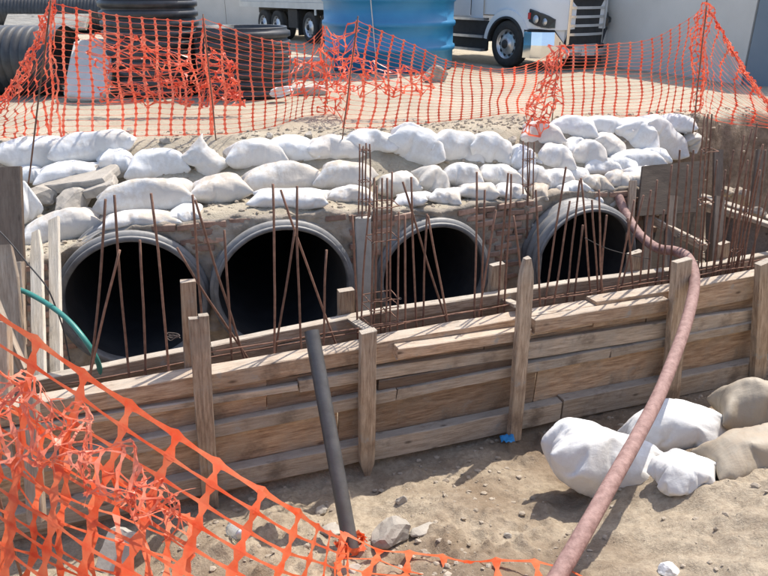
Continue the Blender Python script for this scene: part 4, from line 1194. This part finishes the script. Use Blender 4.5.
# posts
def post(x0, y0, x1, y1, label, r=0.008):
    b = atz(x1, y1, 0.0) if y1 < 142 else atY(x1, y1, 7.2)
    a = atY(x0, y0, b.y)
    d = (b - a).normalized()
    pts = [a.lerp(b + d * 0.15, i / 8) + Vector((nz(i * .5, x0) * .01, 0, 0)) for i in range(9)]
    v, f = tube(pts, r, 7); tag(place('net_post', v, f, 'rust', smooth=True), label, 'post', 'rebar posts holding the orange nets')
post(51, 0, 22, 235, 'leaning rebar post at the far left holding the net peak', 0.009)
post(203, 14, 216, 138, 'rebar post leaning before the short black pipe')
post(322, 24, 327, 104, 'short rebar post at the left edge of the blue tank')
post(358, 16, 342, 139, 'leaning rebar post in front of the blue tank')
post(560, 42, 552, 121, 'rebar post hidden in the gathered net before the truck')
post(707, 0, 694, 122, 'tall rebar post in front of the grey wall', 0.009)
# the near net: strung from beyond the left edge down to the black pole and on along the ground
gp = lambda x, y, dz=0.05: ground_hit(x, y) + Vector((0, 0, dz))
def near_t(px): return interp([(-60, 3.35), (0, 3.4), (120, 3.5), (210, 3.6), (300, 3.75), (350, tb - 0.06)], px)
topl = [att(x, y, near_t(x)) for x, y in ((-60, 275), (0, 316), (50, 350), (118, 398), (208, 457), (298, 513), (349, 545))]
botl = [att(x, y, t) for x, y, t in ((-66, 590, 3.2), (-8, 640, 3.15), (45, 680, 3.1), (112, 715, 3.05), (200, 748, 3.0), (290, 750, 3.05), (352, 700, 3.2))]
n1 = net('safety_net', topl, botl, 13, 12, 'orange net in the foreground sloping down to the black pole', node=0.031, thin=0.0065, cw=0.013, seed=14, mat='net_near', bulge=0.05, crumple=0.02)
tag(n1, grp := None)
pz = Vector((topl[0].x - 0.02, topl[0].y, z_near(topl[0].x, topl[0].y) - 0.2))
v, f = tube([topl[0] + Vector((-0.02, 0, 0.12)), topl[0].lerp(pz, 0.5) + Vector((-0.02, 0.01, 0)), pz], 0.009, 7)
tag(place('net_post', v, f, 'rust', smooth=True), 'rebar post holding the upper end of the foreground net', 'post', 'rebar posts holding the orange nets')
# torn, bunched strip caught in the middle of it
top2 = [att(x, y, near_t(x) - 0.10) for x, y in ((-40, 345), (10, 372), (50, 395), (95, 430), (140, 470), (172, 500))]
bot2 = [att(x, y, near_t(x) - 0.16) for x, y in ((-40, 430), (0, 445), (40, 462), (85, 486), (130, 508), (178, 520))]
net('safety_net', top2, bot2, 30, 9, 'torn and crumpled strip of orange net tangled across the foreground net', node=0.013, thin=0.004, cw=0.006, seed=15, bulge=0.05, crumple=0.11, shred=0.35, freq=0.3, frays=90, mat='net_faded')
top4 = [att(x, y, near_t(x) + 0.12) for x, y in ((-60, 372), (-20, 395), (30, 420), (80, 455), (130, 490), (190, 520))]
bot4 = [att(x, y, t) for x, y, t in ((-66, 600, 3.3), (-20, 640, 3.3), (30, 670, 3.25), (85, 690, 3.2), (140, 700, 3.2), (200, 690, 3.25))]
net('safety_net', top4, bot4, 11, 10, 'second layer of orange net hanging behind the torn strip at the lower left', node=0.026, thin=0.005, cw=0.011, seed=24, mat='net_near', bulge=0.08, crumple=0.05)
top3 = [gp(351, 546, 0.10), gp(372, 556, 0.08), gp(410, 560, 0.07), gp(450, 563, 0.06), gp(500, 568, 0.05), gp(555, 576, 0.06), gp(600, 590, 0.05)]
bot3 = [gp(340, 596, 0.10), gp(370, 600, 0.05), gp(410, 604, 0.04), gp(450, 610, 0.04), gp(500, 616, 0.04), gp(550, 622, 0.04), gp(600, 632, 0.04)]
net('safety_net', top3, bot3, 9, 4, 'orange net lying along the bottom edge right of the black pole', node=0.034, thin=0.006, cw=0.012, seed=16, mat='net_near', bulge=0.05, crumple=0.07)
kn = [ground_hit(352, 547) + Vector((math.cos(a) * 0.075, math.sin(a) * 0.075, 0.05 + 0.03 * math.sin(a * 2.3))) for a in [i * 0.5 for i in range(14)]]
net('safety_net', kn, [p + Vector((0.01, -0.01, -0.09)) for p in kn], 10, 4, 'knot of orange net tied around the foot of the black pole', node=0.03, thin=0.010, cw=0.014, seed=17, mat='net_near', bulge=0.03, crumple=0.06)

# ================================================================ behind the nets: pipe offcuts, slabs, tank, truck, walls
def standing_pipe(px0, px1, ybase, H, label, wall=0.09, tilt=0.0):
    w = (px1 - px0)
    P = atz((px0 + px1) / 2, ybase, 0.0)
    r = w / 2 / F_PX * (depth(P) + 0.7)
    base = empty('pipe_offcut', (P.x, P.y + r, 0.0))
    base.rotation_euler = (tilt, 0, 0)
    tag(base, label, 'pipe', 'black pipe offcuts standing in the yard')
    prof = []; h = 0.0
    while h < H - 0.1:
        prof += [(r - 0.05, h), (r - 0.045, h + 0.02), (r, h + 0.035), (r + 0.004, h + 0.075), (r, h + 0.115), (r - 0.045, h + 0.13)]
        h += 0.15
    mb = MB(); mb.lathe(prof + [(r - 0.05, h + 0.01)], 64); mb.build('ribbed_wall', 'hdpe', base, True, False)
    mb = MB(); mb.lathe([(r - 0.05, h + 0.01), (r - 0.048, h + 0.03), (r - 0.06, h + 0.035), (r - wall, h + 0.03), (r - wall, 0.0)], 64); mb.build('lining', 'hdpe', base, True, False)
standing_pipe(192, 284, 101, 1.06, 'short black ribbed pipe offcut standing on end behind the net')
standing_pipe(99, 190, 99, 1.75, 'tall black ribbed pipe offcut standing on end at the left')
def lying_pipe(px, py, z, L, r, rz, label, cat='pipe', pitch=0.16):
    P = atz(px, py, 0.0)
    base = empty('pipe_offcut', (P.x, P.y, z), rz); tag(base, label, cat, 'black pipes lying in the yard')
    prof = []; h = -L / 2
    while h < L / 2:
        prof += [(r - 0.04, h), (r, h + pitch * .2), (r + .003, h + pitch * .5), (r, h + pitch * .8)]; h += pitch
    mb = MB(); mb.lathe(prof, 48, 'x', (0, 0, r)); mb.build('ribbed_wall', 'hdpe', base, True, False)
    mb = MB(); mb.lathe([(r - 0.04, -L / 2), (r - 0.1, -L / 2), (r - 0.1, L / 2), (r - 0.04, L / 2)], 48, 'x', (0, 0, r)); mb.build('lining', 'hdpe', base, True, False)
lying_pipe(30, 33, 0.0, 9.0, 0.8, R(3), 'long black ribbed pipe lying at the back of the yard, top left', pitch=0.14)
lying_pipe(-16, 94, 0.0, 3.0, 0.55, R(-4), 'black ribbed pipe offcut lying at the far left behind the net', pitch=0.15)
# plywood panel laid over the lying offcut
P = atz(45, 90, 0); 
tag(plank('board', atY(6, 22, 12.6), atY(88, 22, 12.3), 0.30, 0.05, 'wood_pale', None, (0, -0.75, 0.66)), 'beige panel lying across the pipes at the upper left', 'panel')
def upright_slab(px0, px1, yt, yb, rz, label, thick=0.14):
    b = atz((px0 + px1) / 2, yb, 0); w = (px1 - px0) / F_PX * depth(b); a = atY((px0 + px1) / 2, yt, b.y)
    o = link('concrete_slab', slab('concrete_slab', (w, a.z * 1.45, thick), int(px0), 0.012), 'pale_conc'); o.location = (b.x, b.y + 0.55, a.z / 2); o.rotation_euler = (R(40), 0.02, rz)
    tag(o, label, 'slab', 'concrete slabs in the yard')
M['pale_conc'] = simple('pale_concrete', (0.55, 0.53, 0.49), (0.68, 0.66, 0.61), 4, 0.9, 0.4, 18)
upright_slab(60, 103, 43, 103, 0.08, 'pale concrete slab standing upright behind the net at the left')
for (x, y, sz, rz, lab) in ((304, 96, (0.75, 0.5, 0.14), 0.15, 'grey concrete slab lying left of the blue tank, lower one'), (311, 78, (0.9, 0.6, 0.35), -0.1, 'grey concrete block left of the blue tank, upper one')):
    P = atz(x, y, 0); o = link('concrete_slab', slab('concrete_slab', sz, int(x), 0.015), 'concrete'); o.location = P + Vector((0, sz[1] / 2, sz[2] / 2 + 0.0)); o.rotation_euler = (0, 0, rz)
    tag(o, lab, 'slab', 'concrete slabs in the yard')
o = bag_at(280, 92, 9, 22, Y=atz(280, 102, 0).y, roll=80, yaw=0, mat='sack', hw_=0.12); tag(o, 'small white sack standing right of the short black pipe', 'sack')
rock_at(436, 77, 0, (0.30, 0.16, 0.22), 77, 'beige boulder lying at the foot of the blue tank', 'stone', (0, 0.5, 0.2), t=depth(atz(436, 82, 0)))
# small rubble by the yard edge
def yrub(px, py, s, seed, lab):
    P = ground_hit(px, py, False); tag(rock('rock', P + Vector((0, 0, s * .3)), (s * 1.3, s, s * .8), 'stone', seed, (0, 0, seed)), lab, 'rock', 'stones on the soil behind the bags')
for i, (x, y, s) in enumerate(((130, 132, .05), (166, 143, .06), (270, 137, .05), (309, 136, .06), (402, 134, .05), (512, 141, .06), (446, 141, .04))):
    yrub(x, y, s, 90 + i, f'small stone on the soil behind the upper sandbags, {ORD[i]} listed from left' if False else ['small stone on the soil behind the second left sandbag', 'small stone on the soil left of the pointed sandbag', 'small stone on the soil right of the pointed sandbag', 'small stone on the soil above the second pipe', 'small stone on the soil above the third pipe', 'small stone on the soil left of the net-covered sandbag', 'small stone on the soil in front of the drooping net'][i])

# blue water tank
P = atz(389, 74, 0.0)
rT = 127 / 2 / F_PX * (depth(P) + 1.2)
tk = empty('water_tank', (P.x, P.y + rT, 0.0))
tag(tk, 'big blue cylindrical plastic water tank standing in the yard', 'water tank')
prof = [(rT - 0.06, 0.0), (rT, 0.04)]
z = 0.04
for k in range(6):
    prof += [(rT, z + 0.36), (rT + 0.04, z + 0.38), (rT + 0.05, z + 0.43), (rT + 0.04, z + 0.48), (rT, z + 0.50)]; z += 0.5
prof += [(rT - 0.05, z + 0.1), (rT * 0.6, z + 0.45), (0.35, z + 0.55)]
mb = MB(); mb.lathe(prof, 96); mb.build('shell', 'tank', tk, True, False)
mb = MB(); mb.lathe([(0.35, z + 0.55), (0.36, z + 0.68), (0.02, z + 0.72)], 32); mb.build('lid', 'black', tk, True, False)
vv, ff = tube([Vector((-0.25, -rT - 0.06, 0.02)), Vector((-0.38, -rT - 0.05, 1.5))], 0.012, 6); 
pl = place('rod', [v + tk.location for v in vv], ff, 'alu'); tag(pl, 'thin pale rod leaning against the blue tank', 'rod')

# truck --------------------------------------------------------------
TO = atz(503, 67.5, 0.0)
phi = math.atan2(-0.832, 0.555)
tr = empty('semi_truck', TO, phi)
tag(tr, 'white semi truck with chrome bumper and slatted grille beside the tank', 'truck')
def tb_(mb, name, mat, parent=None, smooth=False): return mb.build(name, mat, parent or tr, smooth, False)
def loft(secs, closed=True):
    vs = []; fs = []; n = len(secs[0])
    for s in secs: vs += [Vector(p) for p in s]
    for j in range(len(secs) - 1):
        for i in range(n if closed else n - 1):
            fs.append((j * n + i, j * n + (i + 1) % n, (j + 1) * n + (i + 1) % n, (j + 1) * n + i))
    return vs, fs
W = 2.4
def section(x, y0, y1, z0, z1, rad, n=6):
    pts = []
    for (cy, cz, a0) in ((y1 - rad, z1 - rad, 0), (y0 + rad, z1 - rad, 90), ):
        for k in range(n + 1):
            a = R(a0 + 90 * k / n); pts.append((x, cy + math.cos(a) * rad, cz + math.sin(a) * rad))
    pts = [(x, y1, z0)] + pts + [(x, y0, z0)]
    return pts
# hood with fenders
secs = [section(-0.95, 0.16, W - 0.16, 1.12, 2.2, 0.25), section(-0.3, 0.08, W - 0.08, 1.12, 2.12, 0.28), section(0.3, 0.05, W - 0.05, 1.10, 2.02, 0.30), section(0.62, 0.05, W - 0.05, 0.86, 1.92, 0.32),
        section(0.9, 0.14, W - 0.14, 0.86, 1.82, 0.34), section(1.1, 0.34, W - 0.34, 0.84, 1.72, 0.34), section(1.24, 0.56, W - 0.56, 0.84, 1.62, 0.3), section(1.30, 0.8, W - 0.8, 0.86, 1.5, 0.25)]
v, f = loft(secs, False)
n_ = len(secs[0]); f.append(tuple((len(secs) - 1) * n_ + i for i in range(n_)))
place('hood', v, f, 'truck', tr, True, False)
# cab, door
v, f = loft([section(-3.4, 0.05, W - 0.05, 1.0, 3.9, 0.2), section(-1.5, 0.05, W - 0.05, 1.0, 3.8, 0.2), section(-1.25, 0.06, W - 0.06, 1.0, 2.9, 0.2), section(-0.92, 0.12, W - 0.12, 1.0, 2.25, 0.2)], False)
f.append(tuple(range(n_))[::-1]); place('cab', v, f, 'truck', tr, True, False)
mb = MB(); mb.box((-2.35, 0.02, 1.08), (-1.3, 0.06, 2.9)); dr = tb_(mb, 'door', 'truck')
mb = MB(); mb.box((-2.15, -0.02, 1.55), (-1.95, 0.025, 1.62)); o = mb.build('handle', 'black', dr, False, False); o.location -= dr.location
mb = MB(); mb.box((-2.2, 0.005, 1.95), (-1.45, 0.03, 2.75)); o = mb.build('window', 'dark_glass', dr, False, False); o.location -= dr.location
mb = MB(); mb.box((-1.30, 0.05, 1.1), (-1.285, 0.085, 2.6)); tb_(mb, 'door_gap', 'black')
mb = MB(); mb.box((0.5, 0.02, 1.58), (0.78, 0.06, 1.75)); tb_(mb, 'vent', 'black')
# side fairing and steps, fuel tank
mb = MB(); mb.box((-3.3, 0.12, 0.32), (-0.72, 0.16, 0.98)); tb_(mb, 'skirt', 'black')
mb = MB(); mb.box((-3.3, 0.02, 0.60), (-0.80, 0.2, 0.66)); tb_(mb, 'step', 'alu')
mb = MB(); mb.box((-3.3, 0.0, 0.30), (-0.80, 0.2, 0.36)); tb_(mb, 'step', 'alu')
mb = MB(); mb.box((-3.3, 0.04, 0.985), (-0.80, 0.2, 1.04)); tb_(mb, 'sill_trim', 'alu')
# dark inside of the wheel arch and under the hood
mb = MB(); mb.box((-0.75, 0.42, 0.35), (0.95, W - 0.42, 1.1)); tb_(mb, 'engine_bay', 'black')
def arch(y0, y1, r0, r1, cx, cz, a0, a1, n=20):
    mb = MB(); P = []
    for k in range(n + 1):
        a = R(a0 + (a1 - a0) * k / n); P.append((math.cos(a), math.sin(a)))
    secs = [[(cx + c * r0, y0, cz + s * r0), (cx + c * r1, y0, cz + s * r1), (cx + c * r1, y1, cz + s * r1), (cx + c * r0, y1, cz + s * r0)] for c, s in P]
    v, f = loft(secs, True); mb.add(v, f); return mb
for (y0, y1) in ((-0.02, 0.36), (W - 0.36, W + 0.02)):
    tb_(arch(y0, y1, 0.555, 0.60, 0, 0.5, 8, 176), 'wheel_arch', 'black', smooth=False)
    tb_(arch(y0 + 0.03, y1, 0.602, 0.74, 0, 0.5, 18, 172), 'fender', 'truck')
# bumper
plan = [(0.60, -0.01), (0.80, 0.02), (1.0, 0.14), (1.16, 0.36), (1.28, 0.62), (1.36, 0.9), (1.38, 1.2)]
plan = plan + [(x, W - y) for x, y in plan[-2::-1]]
def wrap(z0f, z1f, out=0.0, plan=plan, th=0.06):
    secs = []
    for i, (x, y) in enumerate(plan):
        m_ = abs(y - W / 2) / (W / 2)
        z0, z1 = z0f(m_), z1f(m_)
        zm = (z0 + z1) / 2
        d = Vector((x + 1.2, (y - W / 2) * 1.0, 0)).normalized() * out
        secs.append([(x + d.x, y + d.y, z0), (x + d.x * 1.2 + 0.035, y + d.y * 1.2 + (-0.02 if y < W / 2 else 0.02), zm), (x + d.x, y + d.y, z1), (x - th, y + (W / 2 - y) * 0.06, z1), (x - th, y + (W / 2 - y) * 0.06, z0)])
    v, f = loft(secs, True); f.append((0, 1, 2, 3, 4)); k = (len(plan) - 1) * 5; f.append((k + 4, k + 3, k + 2, k + 1, k)); return MB().add(v, f)
tb_(wrap(lambda m: 0.26, lambda m: lerp(0.50, 0.80, sstep(0.5, 0.6, m))), 'bumper', 'chrome', smooth=False)
tb_(wrap(lambda m: lerp(0.505, 0.805, sstep(0.5, 0.6, m)), lambda m: lerp(0.53, 0.845, sstep(0.5, 0.6, m)), -0.03), 'bumper_gap', 'black')
mb = MB(); mb.box((1.40, 1.0, 0.30), (1.425, 1.4, 0.44)); tb_(mb, 'number_plate', 'trailer')
mb = MB(); mb.box((1.36, 0.72, 0.16), (1.40, 1.68, 0.28)); tb_(mb, 'air_dam', 'black')
for y in (0.70, W - 0.70):
    mb = MB(); mb.lathe([(0.001, 1.385), (0.05, 1.38), (0.055, 1.3)], 16, 'x', (0, y, 0.50)); tb_(mb, 'fog_lamp', 'dark_glass', smooth=True)
# grille
gr = empty('grille', (0, 0, 0)); gr.parent = tr
gx = lambda y: 1.33 - 0.10 * ((y - W / 2) / 0.55) ** 2
def gpanel(y0, y1, z0, z1, dx, th, mat, name, n=8):
    secs = []
    for i in range(n + 1):
        y = lerp(y0, y1, i / n); x = gx(y) + dx
        secs.append([(x, y, z0), (x + th, y, z0), (x + th, y, z1), (x, y, z1)])
    v, f = loft(secs, True); f.append((0, 1, 2, 3)); k = n * 4; f.append((k + 3, k + 2, k + 1, k))
    return place(name, v, f, mat, gr, False, False)
gpanel(0.66, 1.74, 0.52, 1.50, 0.0, 0.02, 'black', 'grille_back')
for z in (0.72, 0.90, 1.08, 1.26):
    gpanel(0.67, 1.73, z, z + 0.055, 0.015, 0.04, 'chrome', 'grille_slat')
for y in (0.37, 1.775): gpanel(y, y + 0.255, 0.56, 1.0, -0.05, 0.035, 'truck', 'grille_surround', 4)
gpanel(0.60, 1.80, 1.46, 1.55, 0.0, 0.06, 'chrome', 'grille_frame'); gpanel(0.64, 1.76, 0.50, 0.545, 0.0, 0.05, 'chrome', 'grille_frame')
for y in (0.62, 1.74): gpanel(y, y + 0.06, 0.52, 1.5, 0.0, 0.055, 'chrome', 'grille_frame', 2)
# headlights: set into the corner of the hood
for s in (0, 1):
    yy = (lambda y: y) if s == 0 else (lambda y: W - y)
    corner = [(0.66, 0.035), (0.80, 0.065), (0.93, 0.14), (1.04, 0.25), (1.13, 0.36)]
    hl_ = []
    for i, (x, y) in enumerate(corner):
        u = i / 4
        zb, zt = lerp(1.0, 0.88, u) - 0.05 * math.sin(u * 3.14), lerp(1.27, 1.06, u) + 0.02 * math.sin(u * 3.14)
        hl_.append([(x, yy(y) + (0.03 if s == 0 else -0.03), zb), (x + 0.03, yy(y - 0.02), zb + 0.02), (x + 0.025, yy(y - 0.015), zt - 0.02), (x, yy(y) + (0.03 if s == 0 else -0.03), zt)])
    v, f = loft(hl_, True); f.append((0, 1, 2, 3)); f.append((19, 18, 17, 16))
    he = place('headlight', v, f, 'dark_glass', tr, False, False)
    for (x, y, z, r_) in ((0.86, 0.06, 1.06, 0.085), (1.01, 0.18, 1.01, 0.075)):
        mb = MB(); mb.lathe([(0.001, 0.03), (r_ * .6, 0.025), (r_, 0.0)], 14, 'y')
        for q in mb.v: q.y = -q.y if s == 0 else q.y
        mb.v = [q + Vector((x + 0.01, yy(y - 0.02), z)) for q in mb.v]
        o = mb.build('lamp', 'alu', he, True, False); o.location -= he.location
    mb = MB(); mb.box((0.67, min(yy(0.0), yy(0.03)), 1.06), (0.73, max(yy(0.0), yy(0.03)), 1.19)); o = mb.build('indicator', 'amber', he, False, False); o.location -= he.location
# wheels
def wheel(cx, yo, w, side, r=0.51, parent=tr):
    """yo: outer face, side=+1 when the tyre runs towards +y"""
    hub = empty('wheel', (cx, yo, r)); hub.parent = parent
    mb = MB(); s = side
    mb.lathe([(r * .60, s * .03), (r * .66, s * .0), (r * .9, s * 0.005), (r * .975, s * 0.03), (r, s * 0.07), (r, s * (w - .07)), (r * .97, s * (w - .03)), (r * .6, s * w)], 40, 'y')
    mb.build('tyre', 'tyre', hub, True, False)
    mb = MB(); mb.lathe([(r * .62, s * .012), (r * .58, s * .03), (r * .56, s * .08), (r * .40, s * .05), (r * .34, s * .035), (r * .22, s * .03), (r * .19, -s * .03)], 32, 'y')
    rim = mb.build('rim', 'alu', hub, True, False)
    mb = MB(); mb.lathe([(r * .19, -s * .028), (r * .17, -s * .05), (0.001, -s * .06)], 20, 'y'); o = mb.build('hub_cap', 'black', rim, True, False); o.location -= rim.location
    for k in range(10):
        a = 2 * math.pi * k / 10
        mb = MB(); mb.lathe([(0.04, 0.0), (0.042, -s * 0.004), (0.001, -s * 0.005)], 10, 'y')
        mb.v = [q + Vector((math.cos(a) * r * .47, s * .062, math.sin(a) * r * .47)) for q in mb.v]
        o = mb.build('hand_hole', 'black', rim, False, False); o.location -= rim.location
wheel(0, 0.03, 0.30, 1); wheel(0, W - 0.03, 0.30, -1)
# box trailer behind: floor rail, body, axles, flaps
mb = MB(); mb.box((-15.2, 0.0, 1.28), (-4.2, W, 4.0)); tb_(mb, 'trailer_box', 'trailer')
mb = MB(); mb.box((-15.2, -0.03, 1.08), (-4.2, W + 0.03, 1.275)); tb_(mb, 'floor_rail', 'trailer')
mb = MB(); mb.box((-15.0, 0.7, 0.85), (-3.0, W - 0.7, 1.075)); tb_(mb, 'chassis', 'black')
for cx in (-13.2, -12.05):
    wheel(cx, 0.03, 0.28, 1, 0.5); wheel(cx, 0.34, 0.28, 1, 0.5); wheel(cx, W - 0.03, 0.28, -1, 0.5)
for cx in (-9.6, -8.4):
    wheel(cx, 0.06, 0.28, 1, 0.5); wheel(cx, W - 0.06, 0.28, -1, 0.5)
for cx in (-10.35, -7.7):
    mb = MB(); mb.box((cx, 0.04, 0.22), (cx + 0.02, 0.66, 1.0)); tb_(mb, 'mud_flap', 'black')
mb = MB(); mb.box((-11.2, 0.1, 0.45), (-10.5, 0.6, 1.05)); tb_(mb, 'tool_box', 'black')
mb = MB(); mb.box((-9.0, -0.035, 0.9), (-8.9, -0.0, 1.08)); tb_(mb, 'marker_bracket', 'trailer')

# second truck wheel and board glimpsed beyond the short pipe
P = atz(214, 24, 0.0)
w2 = empty('parked_trailer', P, R(-50)); tag(w2, 'parked trailer with pale wheels glimpsed beyond the short black pipe', 'trailer')
for cx in (0.0, -1.2): wheel(cx, 0.0, 0.3, 1, 0.55, w2)
mb = MB(); mb.box((-4, 0.0, 1.15), (2.4, 2.4, 3.6)); mb.build('body', 'hdpe', w2, False, False)
mb = MB(); mb.box((-4, 0.6, 0.8), (2.2, 1.8, 1.14)); mb.build('chassis', 'black', w2, False, False)
b0 = atz(232, 21, 0.0); b1 = atY(236, -16, b0.y + 0.3)
tag(plank('board', b0, b1, 0.36, 0.06, 'wood', None, (0, -1, 0)), 'brown board standing between the parked trailer and the truck wheels', 'board')

# walls at the back
a = atz(606, 66, 0); b = atz(741, 84, 0)
d = (b - a).normalized()
def wall(name, p0, p1, H, thick, mat, label, joints=True):
    d = (p1 - p0).normalized(); nrm = Vector((d.y, -d.x, 0))
    if nrm.y > 0: nrm = -nrm
    base = empty(name, (p0 + p1) / 2); tag(base, label, 'wall')
    L = (p1 - p0).length
    np_ = max(1, int(L / 3.0))
    for k in range(np_):
        q0, q1 = p0 + d * (L * k / np_ + 0.008), p0 + d * (L * (k + 1) / np_ - 0.008)
        vs = [q0, q1, q1 - nrm * thick, q0 - nrm * thick]; vs = vs + [v + Vector((0, 0, H)) for v in vs]
        place('panel', vs, [(0, 3, 2, 1), (4, 5, 6, 7), (0, 1, 5, 4), (1, 2, 6, 5), (2, 3, 7, 6), (3, 0, 4, 7)], mat, base)
wall('yard_wall', a - d * 1.0 + Vector((0, 0, -.1)), b + Vector((0, 0, -.1)), 2.9, 0.3, 'cinder', 'tall plain grey concrete wall behind the truck at the right')
c2 = b + Vector((2.6, -1.5, 0))
wall('yard_wall', b + d * 0.03 + Vector((0, 0, -.1)), c2 + Vector((0, 0, -.1)), 2.9, 0.3, 'slate', 'dark blue-grey wall at the right edge adjoining the concrete wall')
wall('yard_wall', Vector((-26, 34, -.1)), Vector((14, 36, -.1)), 4.0, 0.3, 'cinder', 'long grey wall closing off the back of the yard behind the trailer')

# ================================================================ loose gravel and clods: one mass
rg = random.Random(5)
def ico(seed):
    bm = bmesh.new(); bmesh.ops.create_icosphere(bm, subdivisions=1, radius=1)
    q = random.Random(seed)
    for v in bm.verts: v.co *= q.uniform(0.65, 1.15)
    V = [v.co.copy() for v in bm.verts]; Fc = [tuple(v.index for v in f.verts) for f in bm.faces]; bm.free(); return V, Fc
ICO = [ico(k) for k in range(8)]
def scatter(name, mat, label, pts):
    vs = []; fs = []
    for (P, s) in pts:
        V, Fc = ICO[rg.randrange(8)]
        m3 = Matrix.Rotation(rg.random() * 6.28, 3, 'Z') @ Matrix.Rotation(rg.random() * 6.28, 3, 'X')
        sc = Vector((rg.uniform(.8, 1.5), rg.uniform(.7, 1.1), rg.uniform(.5, .9))) * s
        k0 = len(vs)
        for v in V:
            w = m3 @ v; vs.append(Vector((w.x * sc.x, w.y * sc.y, w.z * sc.z)) + P)
        fs += [tuple(i + k0 for i in f) for f in Fc]
    o = link(name, mesh(name, vs, fs), mat); return tag(o, label, 'gravel', kind='stuff')
pts = []
while len(pts) < 2200:
    X, q = rg.uniform(-2.4, 4.2), rg.uniform(0.02, 3.0)
    if nz(X * 1.7, q * 1.7, 33) < rg.uniform(-0.35, 0.5): continue
    Y = FORMY(X) - q / math.cos(R(21))
    s = 0.005 + 0.026 * rg.random() ** 6
    if X > 1.3 and q > 1.0 and rg.random() < 0.75: continue
    pts.append((Vector((X, Y, z_near(X, Y) + s * 0.2)), s))
scatter('gravel', 'clod', 'loose crumbs and clods of earth over the foreground slope', pts)
pts = []
while len(pts) < 6000:
    X = rg.uniform(-4.5, 5.5); e = rg.uniform(-0.5, 2.0)
    Y = ROAD(X) - e
    if X < 3.3 and Y < WALL(max(-6, X)) + 0.02: continue
    if nz(X * 1.9, Y * 1.9, 53) < rg.uniform(-0.45, 0.5): continue
    s = 0.006 + 0.03 * rg.random() ** 6
    pts.append((Vector((X, Y, z_up(X, Y) + s * 0.2)), s))
scatter('gravel', 'clod', 'loose rubble and crumbs of soil on the ledge above the pipes', pts)
